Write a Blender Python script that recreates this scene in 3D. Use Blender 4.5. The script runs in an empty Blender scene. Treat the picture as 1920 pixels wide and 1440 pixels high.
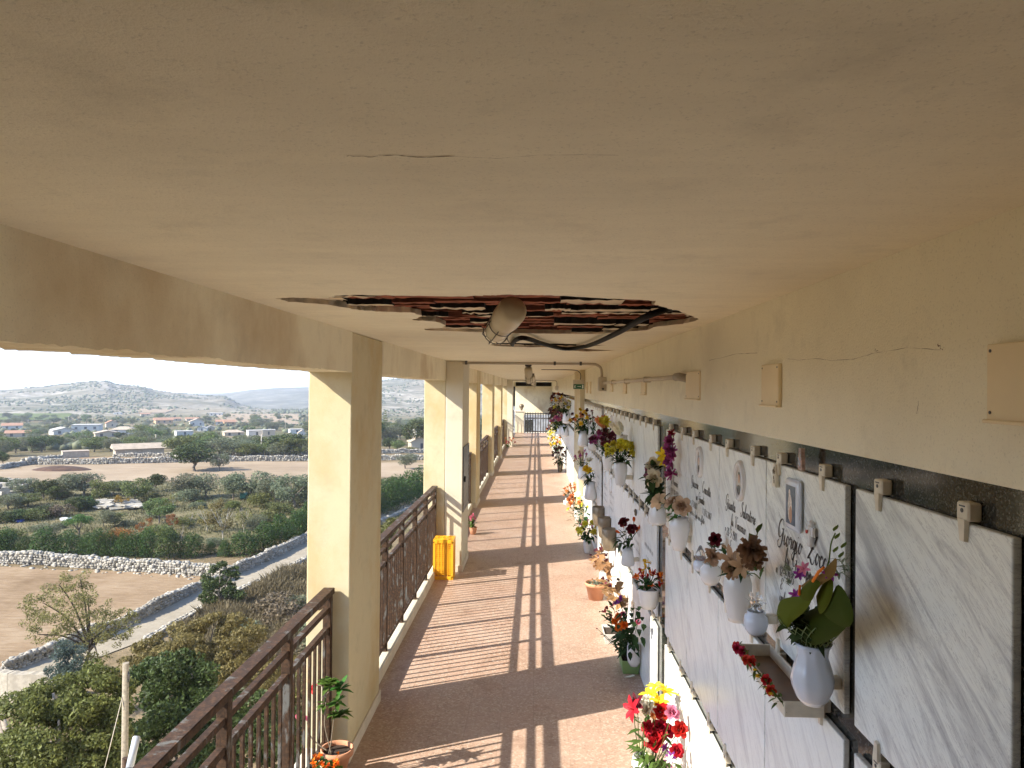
SUN, SKY, EXPO, HAZE = 2.3, .095, 2.47, .0002
import bpy, bmesh, math, random
import numpy as np
from mathutils import Vector, Matrix, noise
from mathutils.geometry import tessellate_polygon

S = bpy.context.scene
COL = S.collection
R = math.radians
rnd = random.Random(7)
# ------------------------------------------------------------------ camera
FPX = 1333.0
EYE = Vector((0, 0, 2.5))
_Y = Vector((45, -8, -FPX)).normalized()
_Z = Vector((.009, 1, (.009*45-8)/FPX)); _Z = (_Z - _Y*_Z.dot(_Y)).normalized()
_X = _Y.cross(_Z)
RC = Matrix((_X, _Y, _Z))
cam = bpy.data.cameras.new('camera'); camo = bpy.data.objects.new('camera', cam); COL.objects.link(camo)
cam.sensor_width = 36; cam.lens = 36*FPX/1920; cam.clip_start = .05; cam.clip_end = 20000
camo.matrix_world = Matrix.Translation(EYE) @ RC.to_4x4()
S.camera = camo

def ray(px, py):
    d = RC @ Vector(((px-960)/FPX, (720-py)/FPX, -1)); return d/d.y
def atY(px, py, Y): return EYE + ray(px, py)*Y
def atZ(px, py, z=0.0):
    d = ray(px, py); return EYE + d*((z-EYE.z)/d.z)
def atX(px, py, X):
    d = ray(px, py); return EYE + d*(X/d.x)

# ------------------------------------------------------------------ mesh helpers
class MB:
    def __init__(s): s.v = []; s.f = []; s.m = []; s.s = []
    def add(s, vs, fs, m=0, smooth=False, M=None):
        o = len(s.v)
        s.v += [tuple(M @ Vector(p)) for p in vs] if M is not None else [tuple(p) for p in vs]
        for f in fs: s.f.append(tuple(i+o for i in f)); s.m.append(m); s.s.append(smooth)
        return s
    def box(s, a, b, m=0, M=None):
        (x0, y0, z0), (x1, y1, z1) = a, b
        return s.add([(x0,y0,z0),(x1,y0,z0),(x1,y1,z0),(x0,y1,z0),(x0,y0,z1),(x1,y0,z1),(x1,y1,z1),(x0,y1,z1)],
              [(0,3,2,1),(4,5,6,7),(0,1,5,4),(1,2,6,5),(2,3,7,6),(3,0,4,7)], m, False, M)
    def cbox(s, a, b, c, m=0, seg=1, M=None, smooth=False):
        bm = bmesh.new(); bmesh.ops.create_cube(bm, size=1)
        for v in bm.verts:
            v.co = Vector([a[i] + (v.co[i]+.5)*(b[i]-a[i]) for i in range(3)])
        bmesh.ops.bevel(bm, geom=bm.edges[:], offset=c, segments=seg, affect='EDGES', profile=.5)
        bm.verts.index_update()
        s.add([v.co[:] for v in bm.verts], [[v.index for v in f.verts] for f in bm.faces], m, smooth, M); bm.free(); return s
    def tube(s, pts, r, n=8, m=0, cap=True, smooth=True):
        pts = [Vector(p) for p in pts]; k = len(pts)
        rr = r if isinstance(r, (list, tuple)) else [r]*k
        vs = []; up = None
        for i, p in enumerate(pts):
            t = (pts[min(i+1, k-1)]-pts[max(i-1, 0)])
            t = t.normalized() if t.length > 1e-9 else Vector((0, 0, 1))
            if up is None: up = t.orthogonal().normalized()
            up = up - t*up.dot(t); up = up.normalized() if up.length > 1e-6 else t.orthogonal().normalized()
            w = t.cross(up)
            for j in range(n):
                a = 2*math.pi*j/n; vs.append(p + (up*math.cos(a)+w*math.sin(a))*rr[i])
        fs = [(i*n+j, i*n+(j+1) % n, (i+1)*n+(j+1) % n, (i+1)*n+j) for i in range(k-1) for j in range(n)]
        s.add(vs, fs, m, smooth)
        if cap:
            o = len(s.v)-len(vs)
            s.f += [tuple(o+j for j in range(n-1, -1, -1)), tuple(o+(k-1)*n+j for j in range(n))]; s.m += [m, m]; s.s += [False, False]
        return s
    def lathe(s, prof, n=24, m=0, M=None, smooth=True, wob=None):
        vs = []
        for (r, z) in prof:
            for j in range(n):
                a = 2*math.pi*j/n; q = r*(1+(wob(a, z) if wob else 0)); vs.append((q*math.cos(a), q*math.sin(a), z))
        k = len(prof)
        fs = [(i*n+j, i*n+(j+1) % n, (i+1)*n+(j+1) % n, (i+1)*n+j) for i in range(k-1) for j in range(n)]
        return s.add(vs, fs, m, smooth, M)
    def mesh(s, name, mats):
        me = bpy.data.meshes.new(name); me.from_pydata(s.v, [], s.f)
        for m in (mats if isinstance(mats, (list, tuple)) else [mats]): me.materials.append(m)
        me.polygons.foreach_set('material_index', s.m); me.polygons.foreach_set('use_smooth', s.s); me.update(); return me
    def build(s, name, mats, parent=None, loc=None, rotz=0):
        return link(name, s.mesh(name, mats), parent, loc, rotz)

def link(name, data, parent=None, loc=None, rotz=0, scale=None):
    o = bpy.data.objects.new(name, data); COL.objects.link(o)
    if parent is not None: o.parent = parent
    if loc is not None: o.location = loc
    if rotz: o.rotation_euler.z = rotz
    if scale is not None: o.scale = scale if not isinstance(scale, (int, float)) else (scale,)*3
    return o
def tag(o, label=None, cat=None, group=None, kind=None):
    if label: o['label'] = label
    if cat: o['category'] = cat
    if group: o['group'] = group
    if kind: o['kind'] = kind
    return o
def thing(name, label, cat, loc=(0, 0, 0), rotz=0, group=None):
    return tag(link(name, None, None, loc, rotz), label, cat, group)
def copy_tree(o, loc=None, label=None, parent=None):
    c = o.copy(); COL.objects.link(c)
    if parent is not None: c.parent = parent
    if loc is not None: c.location = loc
    if label: c['label'] = label
    for ch in list(o.children): copy_tree(ch, None, None, c)
    return c
def npmesh(name, V, Fq, mats):
    """fast mesh of quads from numpy arrays"""
    me = bpy.data.meshes.new(name); nv = len(V); nf = len(Fq); k = Fq.shape[1]
    me.vertices.add(nv); me.vertices.foreach_set('co', V.astype(np.float32).ravel())
    me.loops.add(nf*k); me.loops.foreach_set('vertex_index', Fq.astype(np.int32).ravel())
    me.polygons.add(nf); me.polygons.foreach_set('loop_start', np.arange(0, nf*k, k, dtype=np.int32))
    for m in (mats if isinstance(mats, (list, tuple)) else [mats]): me.materials.append(m)
    me.update(calc_edges=True); return me
def smoothcurve(pts, k=6):
    P = [Vector(p) for p in pts]; out = []
    for i in range(len(P)-1):
        p0, p1, p2, p3 = P[max(i-1, 0)], P[i], P[i+1], P[min(i+2, len(P)-1)]
        for j in range(k):
            t = j/k
            out.append(.5*((2*p1)+(p2-p0)*t+(2*p0-5*p1+4*p2-p3)*t*t+(3*p1-p0-3*p2+p3)*t**3))
    out.append(P[-1]); return out

# ------------------------------------------------------------------ materials
def nm(name):
    m = bpy.data.materials.new(name); m.use_nodes = True
    return m, m.node_tree, m.node_tree.nodes['Principled BSDF']
def nd(nt, t, ins=None, **props):
    n = nt.nodes.new('ShaderNode'+t)
    for k, v in props.items(): setattr(n, k, v)
    for k, v in (ins or {}).items():
        if isinstance(v, bpy.types.NodeSocket): nt.links.new(v, n.inputs[k])
        else: n.inputs[k].default_value = v
    return n
def c4(c): return (c[0], c[1], c[2], 1)
def ramp(nt, fac, stops):
    n = nd(nt, 'ValToRGB', {'Fac': fac}); e = n.color_ramp.elements
    while len(e) < len(stops): e.new(.5)
    for i, (p, c) in enumerate(stops):
        e[i].position = p; e[i].color = c4(c) if isinstance(c, (tuple, list)) else (c, c, c, 1)
    return n.outputs['Color']
def mixc(nt, fac, a, b, mode='MIX'):
    n = nt.nodes.new('ShaderNodeMix'); n.data_type = 'RGBA'; n.blend_type = mode
    for i, v in ((0, fac), (6, a), (7, b)):
        if isinstance(v, bpy.types.NodeSocket): nt.links.new(v, n.inputs[i])
        else: n.inputs[i].default_value = c4(v) if isinstance(v, (tuple, list)) else v
    return n.outputs[2]
def wpos(nt): return nd(nt, 'NewGeometry').outputs['Position']
def opos(nt, rand=False):
    o = nd(nt, 'TexCoord').outputs['Object']
    if rand:
        r = nd(nt, 'ObjectInfo').outputs['Random']
        a = nd(nt, 'VectorMath', {0: (37, 53, 71), 'Scale': r}, operation='SCALE')
        o = nd(nt, 'VectorMath', {0: o, 1: a.outputs[0]}, operation='ADD').outputs[0]
    return o
def scaled(nt, v, sc, rot=(0, 0, 0)): return nd(nt, 'Mapping', {'Vector': v, 'Scale': sc, 'Rotation': rot}).outputs[0]
def nz(nt, v, scale, detail=4, rough=.55, dist=0): return nd(nt, 'TexNoise', {'Vector': v, 'Scale': scale, 'Detail': detail, 'Roughness': rough, 'Distortion': dist}).outputs['Fac']
def bump(nt, b, h, strength=.3, dist=.01):
    n = nd(nt, 'Bump', {'Height': h, 'Strength': strength, 'Distance': dist}); nt.links.new(n.outputs[0], b.inputs['Normal'])
def setc(nt, b, c): nt.links.new(c, b.inputs['Base Color']) if isinstance(c, bpy.types.NodeSocket) else setattr(b.inputs['Base Color'], 'default_value', c4(c))

def simple(name, col, rough=.6, var=.12, scale=6, bmp=0, bscale=60, spec=.5, metal=0, rand=True):
    m, nt, b = nm(name); p = opos(nt, rand)
    f = nz(nt, p, scale)
    lo = tuple(c*(1-var) for c in col); hi = tuple(min(1, c*(1+var)) for c in col)
    setc(nt, b, ramp(nt, f, [(.3, lo), (.7, hi)]))
    b.inputs['Roughness'].default_value = rough; b.inputs['Specular IOR Level'].default_value = spec; b.inputs['Metallic'].default_value = metal
    if bmp: bump(nt, b, nz(nt, p, bscale, 5), bmp, .004)
    return m
def leafmat(name, col, var=.35, transl=.35, hue=.03, rough=.55, spec=.2):
    """foliage and petals: each leaf its own tone, light passing through"""
    m, nt, b = nm(name)
    r = nd(nt, 'NewGeometry').outputs['Random Per Island']
    oi = nd(nt, 'ObjectInfo').outputs['Random']
    lo = tuple(c*(1-var) for c in col); hi = tuple(min(1, c*(1+var)) for c in col)
    c = ramp(nt, r, [(0, lo), (.6, col), (1, hi)])
    h = nd(nt, 'MapRange', {'Value': oi, 'To Min': .5-hue, 'To Max': .5+hue}).outputs[0]
    v = nd(nt, 'MapRange', {'Value': oi, 'To Min': .85, 'To Max': 1.15}).outputs[0]
    c = nd(nt, 'HueSaturation', {'Color': c, 'Hue': h, 'Value': v}).outputs[0]
    setc(nt, b, c); b.inputs['Roughness'].default_value = rough; b.inputs['Specular IOR Level'].default_value = spec
    if transl:
        t = nd(nt, 'BsdfTranslucent', {'Color': c}); mx = nd(nt, 'MixShader', {0: transl, 1: b.outputs[0], 2: t.outputs[0]})
        nt.links.new(mx.outputs[0], nt.nodes['Material Output'].inputs['Surface'])
    return m

def plaster(name, col, dirt=(.45, .36, .24), amt=.5, streak=None, yell=None, ych=(.49, .66)):
    m, nt, b = nm(name); p = wpos(nt)
    big = nz(nt, p, 1.1, 5, .6); fine = nz(nt, p, 160, 3, .7); mid = nz(nt, p, 9, 6, .65)
    c = mixc(nt, ramp(nt, mid, [(.35, 0), (.75, .22)]), col, tuple(x*.82 for x in col))
    c = mixc(nt, ramp(nt, big, [(.5, 0), (.8, amt)]), c, dirt)
    if yell:   # ochre water stains running down
        y = nz(nt, scaled(nt, p, (1.0, 1.0, .75)), 1.05, 7, .62)
        c = mixc(nt, ramp(nt, y, [(ych[0], 0), (ych[1], .8)]), c, yell)
    if streak:
        s = nz(nt, scaled(nt, p, streak), 1, 6, .6)
        c = mixc(nt, ramp(nt, s, [(.36, .16), (.66, 0)]), c, tuple(x*.72 for x in col))
        s2 = nz(nt, scaled(nt, p, (streak[0]*2.2, streak[1]*3.1, 1)), 1, 4, .6)
        c = mixc(nt, ramp(nt, s2, [(.40, .09), (.58, 0)]), c, tuple(x*.62 for x in col))
    c = mixc(nt, ramp(nt, fine, [(.28, .45), (.43, 0)]), c, tuple(x*.5 for x in col))
    pat = nz(nt, p, 4.2, 8, .72); c = mixc(nt, ramp(nt, pat, [(.54, 0), (.72, .45)]), c, tuple(x*.66 for x in col))
    setc(nt, b, c); b.inputs['Roughness'].default_value = .88; b.inputs['Specular IOR Level'].default_value = .2
    h = nd(nt, 'Math', {0: mid, 1: fine}, operation='ADD').outputs[0]
    if streak: h = nd(nt, 'Math', {0: h, 1: s2}, operation='ADD').outputs[0]
    bump(nt, b, h, .35, .006); return m

def terrazzo():
    m, nt, b = nm('red_terrazzo'); p = wpos(nt)
    vo = nd(nt, 'TexVoronoi', {'Vector': p, 'Scale': 75.0})
    sp = nd(nt, 'SeparateColor', {'Color': vo.outputs['Color']}).outputs[0]
    c = ramp(nt, sp, [(0, (.16, .08, .055)), (.12, (.35, .205, .14)), (.5, (.42, .265, .19)), (.80, (.50, .345, .26)), (.93, (.66, .54, .44))])
    c = mixc(nt, .2, c, (.42, .265, .19))
    tiles = nd(nt, 'VectorMath', {0: p, 1: (4.0, 4.0, 1)}, operation='MULTIPLY').outputs[0]
    fl = nd(nt, 'VectorMath', {0: tiles}, operation='FLOOR').outputs[0]
    tn = nd(nt, 'TexWhiteNoise', {'Vector': fl}, noise_dimensions='2D').outputs['Value']
    c = mixc(nt, ramp(nt, tn, [(0, .0), (1, .22)]), c, (.62, .36, .27))
    big = nz(nt, p, 1.3, 5, .65)
    c = mixc(nt, ramp(nt, big, [(.32, .08), (.72, .6)]), c, (.60, .47, .38))
    spt = nz(nt, p, 3.1, 6, .7)
    c = mixc(nt, ramp(nt, spt, [(.56, 0), (.70, .5)]), c, (.22, .12, .08))
    fr = nd(nt, 'VectorMath', {0: tiles}, operation='FRACTION').outputs[0]
    sx = nd(nt, 'SeparateXYZ', {0: fr})
    ax = nd(nt, 'Math', {0: sx.outputs[0], 1: sx.outputs[1]}, operation='MINIMUM').outputs[0]
    g = ramp(nt, ax, [(.010, .28), (.024, 0)])
    c = mixc(nt, g, c, (.17, .10, .07)); c = mixc(nt, 1.0, c, (.84, .84, .83), 'MULTIPLY')
    setc(nt, b, c); b.inputs['Specular IOR Level'].default_value = .5
    rr = ramp(nt, big, [(.3, .34), (.7, .55)]); nt.links.new(rr, b.inputs['Roughness'])
    bump(nt, b, nd(nt, 'Math', {0: nz(nt, p, 90, 3), 1: ax}, operation='ADD').outputs[0], .06, .003); return m

def marble(name, veins=.6, base=(.70, .69, .66), grey=(.30, .31, .33), ang=.95, scl=1.0, rough=.16):
    m, nt, b = nm(name); p = opos(nt, True)
    q = scaled(nt, p, (1, 1, 1), (ang, 0, 0))
    q = scaled(nt, q, (1.5*scl, 6.5*scl, 1.1*scl))
    n1 = nz(nt, q, 1.15, 9, .66, 1.3)
    n2 = nz(nt, scaled(nt, q, (2.2, 2.6, 2.0)), 1.7, 8, .66, 1.6)
    n3 = nz(nt, p, 2.3, 4, .6)
    c = mixc(nt, ramp(nt, n1, [(.34, veins), (.44, veins*.45), (.53, 0)]), base, grey)
    c = mixc(nt, ramp(nt, n2, [(.485, 0), (.503, veins*.75), (.52, 0)]), c, tuple(x*.7 for x in grey))
    c = mixc(nt, ramp(nt, n3, [(.45, 0), (.7, .2)]), c, (.66, .63, .55))
    setc(nt, b, c); b.inputs['Roughness'].default_value = rough; b.inputs['Specular IOR Level'].default_value = .45
    return m

def granite():
    m, nt, b = nm('dark_granite'); p = wpos(nt)
    v = nd(nt, 'TexVoronoi', {'Vector': p, 'Scale': 260.0}); sp = nd(nt, 'SeparateColor', {'Color': v.outputs['Color']}).outputs[0]
    c = ramp(nt, sp, [(0, (.010, .011, .011)), (.55, (.022, .024, .022)), (.88, (.05, .052, .046)), (1, (.12, .115, .10))])
    setc(nt, b, c); b.inputs['Roughness'].default_value = .08; b.inputs['Specular IOR Level'].default_value = .5; return m

def rusty():
    m, nt, b = nm('rusty_painted_steel'); p = wpos(nt)
    q = scaled(nt, p, (1, 1, .35))
    n = nz(nt, q, 11, 8, .72, .4); n2 = nz(nt, p, 45, 5, .7)
    rust = ramp(nt, n2, [(.3, (.024, .015, .010)), (.52, (.058, .033, .019)), (.75, (.13, .066, .032))])
    c = mixc(nt, ramp(nt, n, [(.55, 0), (.61, .8)]), rust, (.15, .155, .145))
    setc(nt, b, c); b.inputs['Roughness'].default_value = .72; b.inputs['Specular IOR Level'].default_value = .25; bump(nt, b, n, .6, .003); return m

def stonemat(name, cols, scale=3):
    m, nt, b = nm(name); p = wpos(nt)
    r = nd(nt, 'NewGeometry').outputs['Random Per Island']
    c = ramp(nt, r, [(i/(len(cols)-1), k) for i, k in enumerate(cols)])
    n = nz(nt, p, scale, 7, .7)
    c = mixc(nt, ramp(nt, n, [(.42, .5), (.62, 0)]), c, tuple(x*.5 for x in cols[0]))
    setc(nt, b, c); b.inputs['Roughness'].default_value = .95; b.inputs['Specular IOR Level'].default_value = .1
    bump(nt, b, nz(nt, p, scale*4, 6, .7), .35, .03); return m

def earth(name, cols, scale=.15, fine=4.0, st=(1, 1, 1), bs=.6, rough=.7):
    m, nt, b = nm(name); p = wpos(nt)
    a = nz(nt, p, scale, 7, rough); f = nz(nt, scaled(nt, p, st), fine, 5, .7)
    n = nd(nt, 'Math', {0: nd(nt, 'Math', {0: a, 1: .6}, operation='MULTIPLY').outputs[0], 1: nd(nt, 'Math', {0: f, 1: .4}, operation='MULTIPLY').outputs[0]}, operation='ADD').outputs[0]
    k = len(cols)
    setc(nt, b, ramp(nt, n, [(.34+.32*i/(k-1), c) for i, c in enumerate(cols)]))
    b.inputs['Roughness'].default_value = 1; b.inputs['Specular IOR Level'].default_value = .05
    bump(nt, b, f, bs, .1); return m

PAINT = (.74, .585, .375)
m_ceil = plaster('ceiling_plaster', (.85, .79, .61), (.64, .57, .42), .35, streak=(1.1, 4.2, 1))
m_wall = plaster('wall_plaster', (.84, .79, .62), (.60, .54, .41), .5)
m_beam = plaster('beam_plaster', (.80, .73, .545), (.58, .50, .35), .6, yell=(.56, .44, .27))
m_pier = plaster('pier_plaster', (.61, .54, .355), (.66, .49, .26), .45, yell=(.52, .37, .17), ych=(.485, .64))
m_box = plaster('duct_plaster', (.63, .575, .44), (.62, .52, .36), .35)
m_skirt = simple('skirting_stone', (.62, .56, .45), .5)
m_curb = simple('curb_stone', (.60, .54, .42), .6)
m_terr = terrazzo()
m_marb = marble('veined_marble', .72, base=(.82, .85, .80), scl=1.5, rough=.2)
m_marb2 = marble('pale_marble', .42, base=(.82, .85, .80), ang=.75, scl=1.7, rough=.3)
m_gran = granite()
m_rust = rusty()
m_white = simple('white_ceramic', (.70, .69, .665), .12, .03, 3)
m_bluew = simple('bluish_ceramic', (.62, .66, .72), .12, .04, 3)
m_clip = simple('cream_ceramic_clip', (.66, .60, .47), .35, .1, 30)
m_ink = simple('black_lettering', (.012, .012, .014), .4, 0)
m_plate = simple('cream_plate', (.78, .65, .42), .55, .05, 4)
m_black = simple('black_rubber', (.008, .008, .009), .65, 0, spec=.15)
m_conduit = simple('grey_conduit', (.42, .37, .29), .5, .08)
m_boxpl = simple('beige_plastic', (.52, .47, .37), .45, .05)
m_terra = simple('terracotta', (.52, .25, .14), .8, .15, 8, .2)
m_soil = simple('potting_soil', (.035, .022, .014), 1, .5, 60, .8, 120)
m_bronze = simple('aged_bronze', (.20, .16, .11), .42, .2, 10, metal=.5)
m_wood = simple('varnished_wood', (.16, .08, .03), .35, .25, 8)
m_yell = simple('yellow_plastic', (.85, .42, .02), .4, .05, 4)
m_green = simple('green_plastic', (.22, .34, .12), .5, .08)
m_cab = simple('dark_grey_metal', (.055, .052, .05), .45, .1)
m_brick = simple('hollow_brick', (.25, .066, .028), .95, .5, 14, .6, 70, rand=False)
m_mortar = simple('old_mortar', (.58, .48, .34), 1, .3, 12, .8, 60, rand=False)
m_void = simple('shade_black', (.012, .009, .007), 1, .3)  # near-black stand-in for shade in the ceiling gaps and above the end wall
# glass-like
def glassy(name, col, rough=.05, tr=.8):
    m, nt, b = nm(name); setc(nt, b, col); b.inputs['Roughness'].default_value = rough; b.inputs['Transmission Weight'].default_value = tr; b.inputs['IOR'].default_value = 1.45; return m
m_glass = glassy('clear_glass', (.95, .95, .93))
m_lampgl = glassy('amber_lamp_glass', (.78, .70, .50), .2, .25)
m_lampcap = simple('lamp_cap_plastic', (.52, .45, .31), .35, .08)
# leaves and petals
L_dark = leafmat('dark_flower_leaf', (.035, .075, .025)); L_mid = leafmat('flower_leaf', (.08, .15, .035))
L_olive = leafmat('anthurium_leaf', (.13, .17, .03), .2); L_grey = leafmat('silver_leaf', (.28, .33, .25))
P = {k: leafmat(k+'_petal', c, .22, .25, .01) for k, c in dict(
    red=(.42, .012, .02), darkred=(.10, .008, .012), white=(.80, .78, .68), cream=(.72, .62, .42), yellow=(.82, .58, .03),
    lemon=(.72, .66, .08), orange=(.80, .20, .02), pink=(.70, .22, .32), magenta=(.40, .08, .24), purple=(.26, .04, .28),
    brown=(.26, .15, .085), tan=(.50, .34, .20), beige=(.60, .44, .30), dry=(.38, .22, .10), salmon=(.66, .26, .10), plum=(.16, .04, .06)).items()}
# ================================================================== the gallery
CEIL, XC, XO, XP, XS, XG = 2.865, -1.226, -1.518, .945, .93, .953
Y0, Y1, YF = -3.6, 43.2, 40.0
# floor (tiles are in the material) and raised kerb
mb = MB(); mb.box((XO, Y0, -.18), (XG, YF, 0)); tag(mb.build('floor', m_terr), kind='structure')
mb = MB(); mb.box((XO+.02, Y0, -12.4), (4, YF, -.184)); tag(mb.build('lower_storeys', m_beam), kind='structure')
PIERS = [-.23, 4.70, 9.63, 14.75, 20.1, 25.2, 30.3, 35.4]; PD = .93
ends = PIERS+[Y1]
ordn = ['first', 'second', 'third', 'fourth', 'fifth', 'sixth', 'seventh', 'eighth', 'ninth', 'tenth', 'eleventh', 'twelfth']

def wobbly_box(a, b, ny, amp, seed):
    """a long box along y with an uneven lower edge where plaster has broken off"""
    r = random.Random(seed); m = MB(); (x0, y0, z0), (x1, y1, z1) = a, b; V = []
    for i in range(ny+1):
        y = y0+(y1-y0)*i/ny; n1 = noise.noise((y*2.1, seed, 0))*amp*1.2; j = lambda: r.uniform(-.35, .35)*amp+n1
        e = 0 if i in (0, ny) else 1
        V += [(x0, y, z0+e*abs(j())*1.5), (x1, y, z0+e*abs(j())), (x1, y, z1), (x0, y, z1)]
    Fs = []
    for i in range(ny):
        for k in range(4): Fs.append((i*4+k, i*4+(k+1) % 4, (i+1)*4+(k+1) % 4, (i+1)*4+k))
    Fs += [(3, 2, 1, 0), tuple(ny*4+k for k in range(4))]
    return m.add(V, Fs)

for i, y in enumerate(PIERS):
    i += 1
    pos = f'{ordn[i-2]} pier along the railing' if i >= 2 else 'pier beside the camera'
    lab = {2: 'tall sunlit cream pier with ochre stains, the nearest along the railing', 3: 'cream pier behind the yellow crate, joined to a white duct box',
           4: 'cream pier just beyond the dark meter cabinet', 7: 'far cream pier joined to a second white duct box'}.get(i, f'cream plastered {pos}')
    t = thing('pier', lab, 'pier', (0, y, 0), group='piers between the railings')
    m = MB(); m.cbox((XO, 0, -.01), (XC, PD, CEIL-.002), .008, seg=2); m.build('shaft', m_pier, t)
    m = MB(); x1 = XC+.012
    if i in (3, 7):
        m.box((XO-.01, -.012, 0), (XC+.24, -.001, .09)); m.box((XC+.239, -.012, 0), (XC+.252, .86, .09))
    else:
        m.cbox((XC+.001, -.012, 0), (x1, PD+.012, .09), .003); m.cbox((XO-.012, -.012, 0), (XC, -.001, .09), .003); m.cbox((XO-.012, PD+.001, 0), (XC, PD+.012, .09), .003)
    m.build('skirting', m_skirt, t)
    if i in (3, 7):
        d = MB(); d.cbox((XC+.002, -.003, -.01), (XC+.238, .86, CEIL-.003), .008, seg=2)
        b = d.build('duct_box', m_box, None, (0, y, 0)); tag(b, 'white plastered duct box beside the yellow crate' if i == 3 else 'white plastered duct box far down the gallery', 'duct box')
    # beam to the next pier
    m = wobbly_box((XO, y+PD+.002, 2.595), (XC, ends[i]-.002, 2.955), 150 if i < 5 else 12, .016 if i < 3 else .008, i+1)
    tag(m.build('beam', m_beam), {0: 'stained beam over the railing behind the camera', 1: 'big stained beam with a broken lower edge over the nearest railing', 2: 'stained beam over the second railing, reaching the yellow crate'}.get(i, f'beam spanning from the {pos}'), 'beam', 'beams over the railings')
    k = MB(); k.cbox((XO+.004, y+PD+.014, -.01), (-1.295, ends[i]-.014, .10), .006)
    tag(k.build('kerb', m_curb), f'low cream kerb under the railing after the {pos}' if i >= 2 else ('low cream kerb under the nearest railing' if i == 1 else 'low cream kerb under the railing behind the camera'), 'kerb', 'kerbs under the railings')

# right wall: plaster above, polished granite below
w = tag(link('wall', None), 'long cream plaster wall above the grave slabs', 'wall')
m = MB(); m.box((XP, Y0, 2.31), (4, Y1, 2.955)); wp = m.build('plaster', m_wall, w)
m = MB(); m.box((XG, Y0, -.02), (3.9, Y1, 2.309)); m.build('granite_cladding', m_gran, w)
def ribbon(pts, wd, nrm, mat, name, parent, seed=1, jit=.5):
    r = random.Random(seed); m = MB(); P_ = [Vector(p) for p in pts]; n = Vector(nrm)
    Q = []
    for a, b in zip(P_[:-1], P_[1:]):
        for k in range(7): Q.append(a.lerp(b, k/7))
    Q.append(P_[-1]); V = []; Fs = []
    for i, p in enumerate(Q):
        t = (Q[min(i+1, len(Q)-1)]-Q[max(0, i-1)]).normalized(); s = n.cross(t).normalized()
        p = p + s*r.uniform(-1, 1)*wd*3*jit; ww = wd*r.uniform(.1, 1)
        V += [p+s*ww, p-s*ww]
        if i: Fs.append((2*i-2, 2*i-1, 2*i+1, 2*i))
    return m.add(V, Fs).build(name, mat, parent)
m_crack = simple('crack_shadow', (.22, .16, .10), 1, .2)
wx = lambda px, py: atX(px, py, XP-.0012)
ribbon([wx(*p) for p in [(1477, 673), (1500, 675), (1530, 672), (1560, 676), (1600, 673), (1640, 662), (1700, 652), (1762, 656)]], .0007, (1, 0, 0), m_crack, 'crack', wp, 3)
ribbon([wx(*p) for p in [(1640, 655), (1646, 659)]], .0022, (1, 0, 0), m_crack, 'crack', wp, 4)
ribbon([wx(*p) for p in [(1758, 645), (1768, 656)]], .0022, (1, 0, 0), m_crack, 'crack', wp, 5)
ribbon([wx(*p) for p in [(1722, 752), (1719, 776)]], .0012, (1, 0, 0), m_crack, 'crack', wp, 6)
ribbon([wx(*p) for p in [(1330, 676), (1380, 664), (1420, 662)]], .0010, (1, 0, 0), m_crack, 'crack', wp, 8)
m = MB(); m.box((.85, 13.78, -.01), (XP-.001, 15.7, CEIL-.002)); m.cbox((.838, 13.766, 0), (.849, 15.71, .09), .003)
tag(m.build('wall_pier', m_pier), 'cream wall pier under the green exit sign', 'pier')

# ceiling with the fallen-plaster hole
def cz(x, y): return atZ(500+x/2.3415, 520+y/2.3415, CEIL)
up = [(40,92),(110,89),(260,92),(300,81),(380,78),(600,80),(850,84),(960,80),(1060,76),(1200,78),(1320,82),(1480,92),(1640,98),(1700,103),(1700,118),(1740,130),(1800,145),(1850,165),(1900,185)]
lo = [(1820,205),(1700,218),(1670,232),(1560,240),(1440,248),(1300,248),(1100,245),(900,240),(700,232),(690,227),(780,222),(775,205),(740,195),(640,188),(690,170),(640,155),(480,150),(380,140),(260,118),(100,108)]
def rough(poly, amp, seed, sub=7):
    r = random.Random(seed); out = []
    for i, a in enumerate(poly):
        b = poly[(i+1) % len(poly)]
        for k in range(sub):
            p = a.lerp(b, k/sub); p.x += r.uniform(-1, 1)*amp; p.y += r.uniform(-1, 1)*amp*.8; out.append(p)
    return out
hole = rough([cz(*p) for p in up+lo], .012, 5)
h2 = rough([cz(*p) for p in [(980,296),(1040,288),(1280,291),(1490,298),(1380,306),(1160,307),(1010,302)]], .01, 6)
h3 = rough([cz(*p) for p in [(1290,317),(1400,314),(1530,321),(1400,326)]], .006, 9)
outer = [Vector((XC, Y0, CEIL)), Vector((XP, Y0, CEIL)), Vector((XP, Y1, CEIL)), Vector((XC, Y1, CEIL))]
def area(p): return sum(p[i].x*p[(i+1) % len(p)].y-p[(i+1) % len(p)].x*p[i].y for i in range(len(p)))
holes = [h if area(h) < 0 else h[::-1] for h in (hole, h2, h3)]
loops = [outer]+holes
flat = [v for l in loops for v in l]; m = MB()
tris = tessellate_polygon(loops)
m.add(flat, [t if (flat[t[1]]-flat[t[0]]).cross(flat[t[2]]-flat[t[0]]).z < 0 else (t[0], t[2], t[1]) for t in tris])
r = random.Random(3)
for h in holes:   # broken plaster edge, sloping outwards
    n = len(h); c = sum(h, Vector())/n; V = [p for p in h]
    for p in h: q = p+(p-c).normalized()*r.uniform(.0, .02); q.z = CEIL+.028; V.append(q)
    m.add(V, [(i, (i+1) % n, n+(i+1) % n, n+i) for i in range(n)], 1)
ceil = tag(m.build('ceiling', [m_ceil, m_mortar]), kind='structure')
m_brickd = simple('shaded_brick_side', (.11, .032, .016), 1, .5, 14, .6, 70, rand=False)  # darker copy of the brick: rib sides carry their shade as colour
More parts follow.
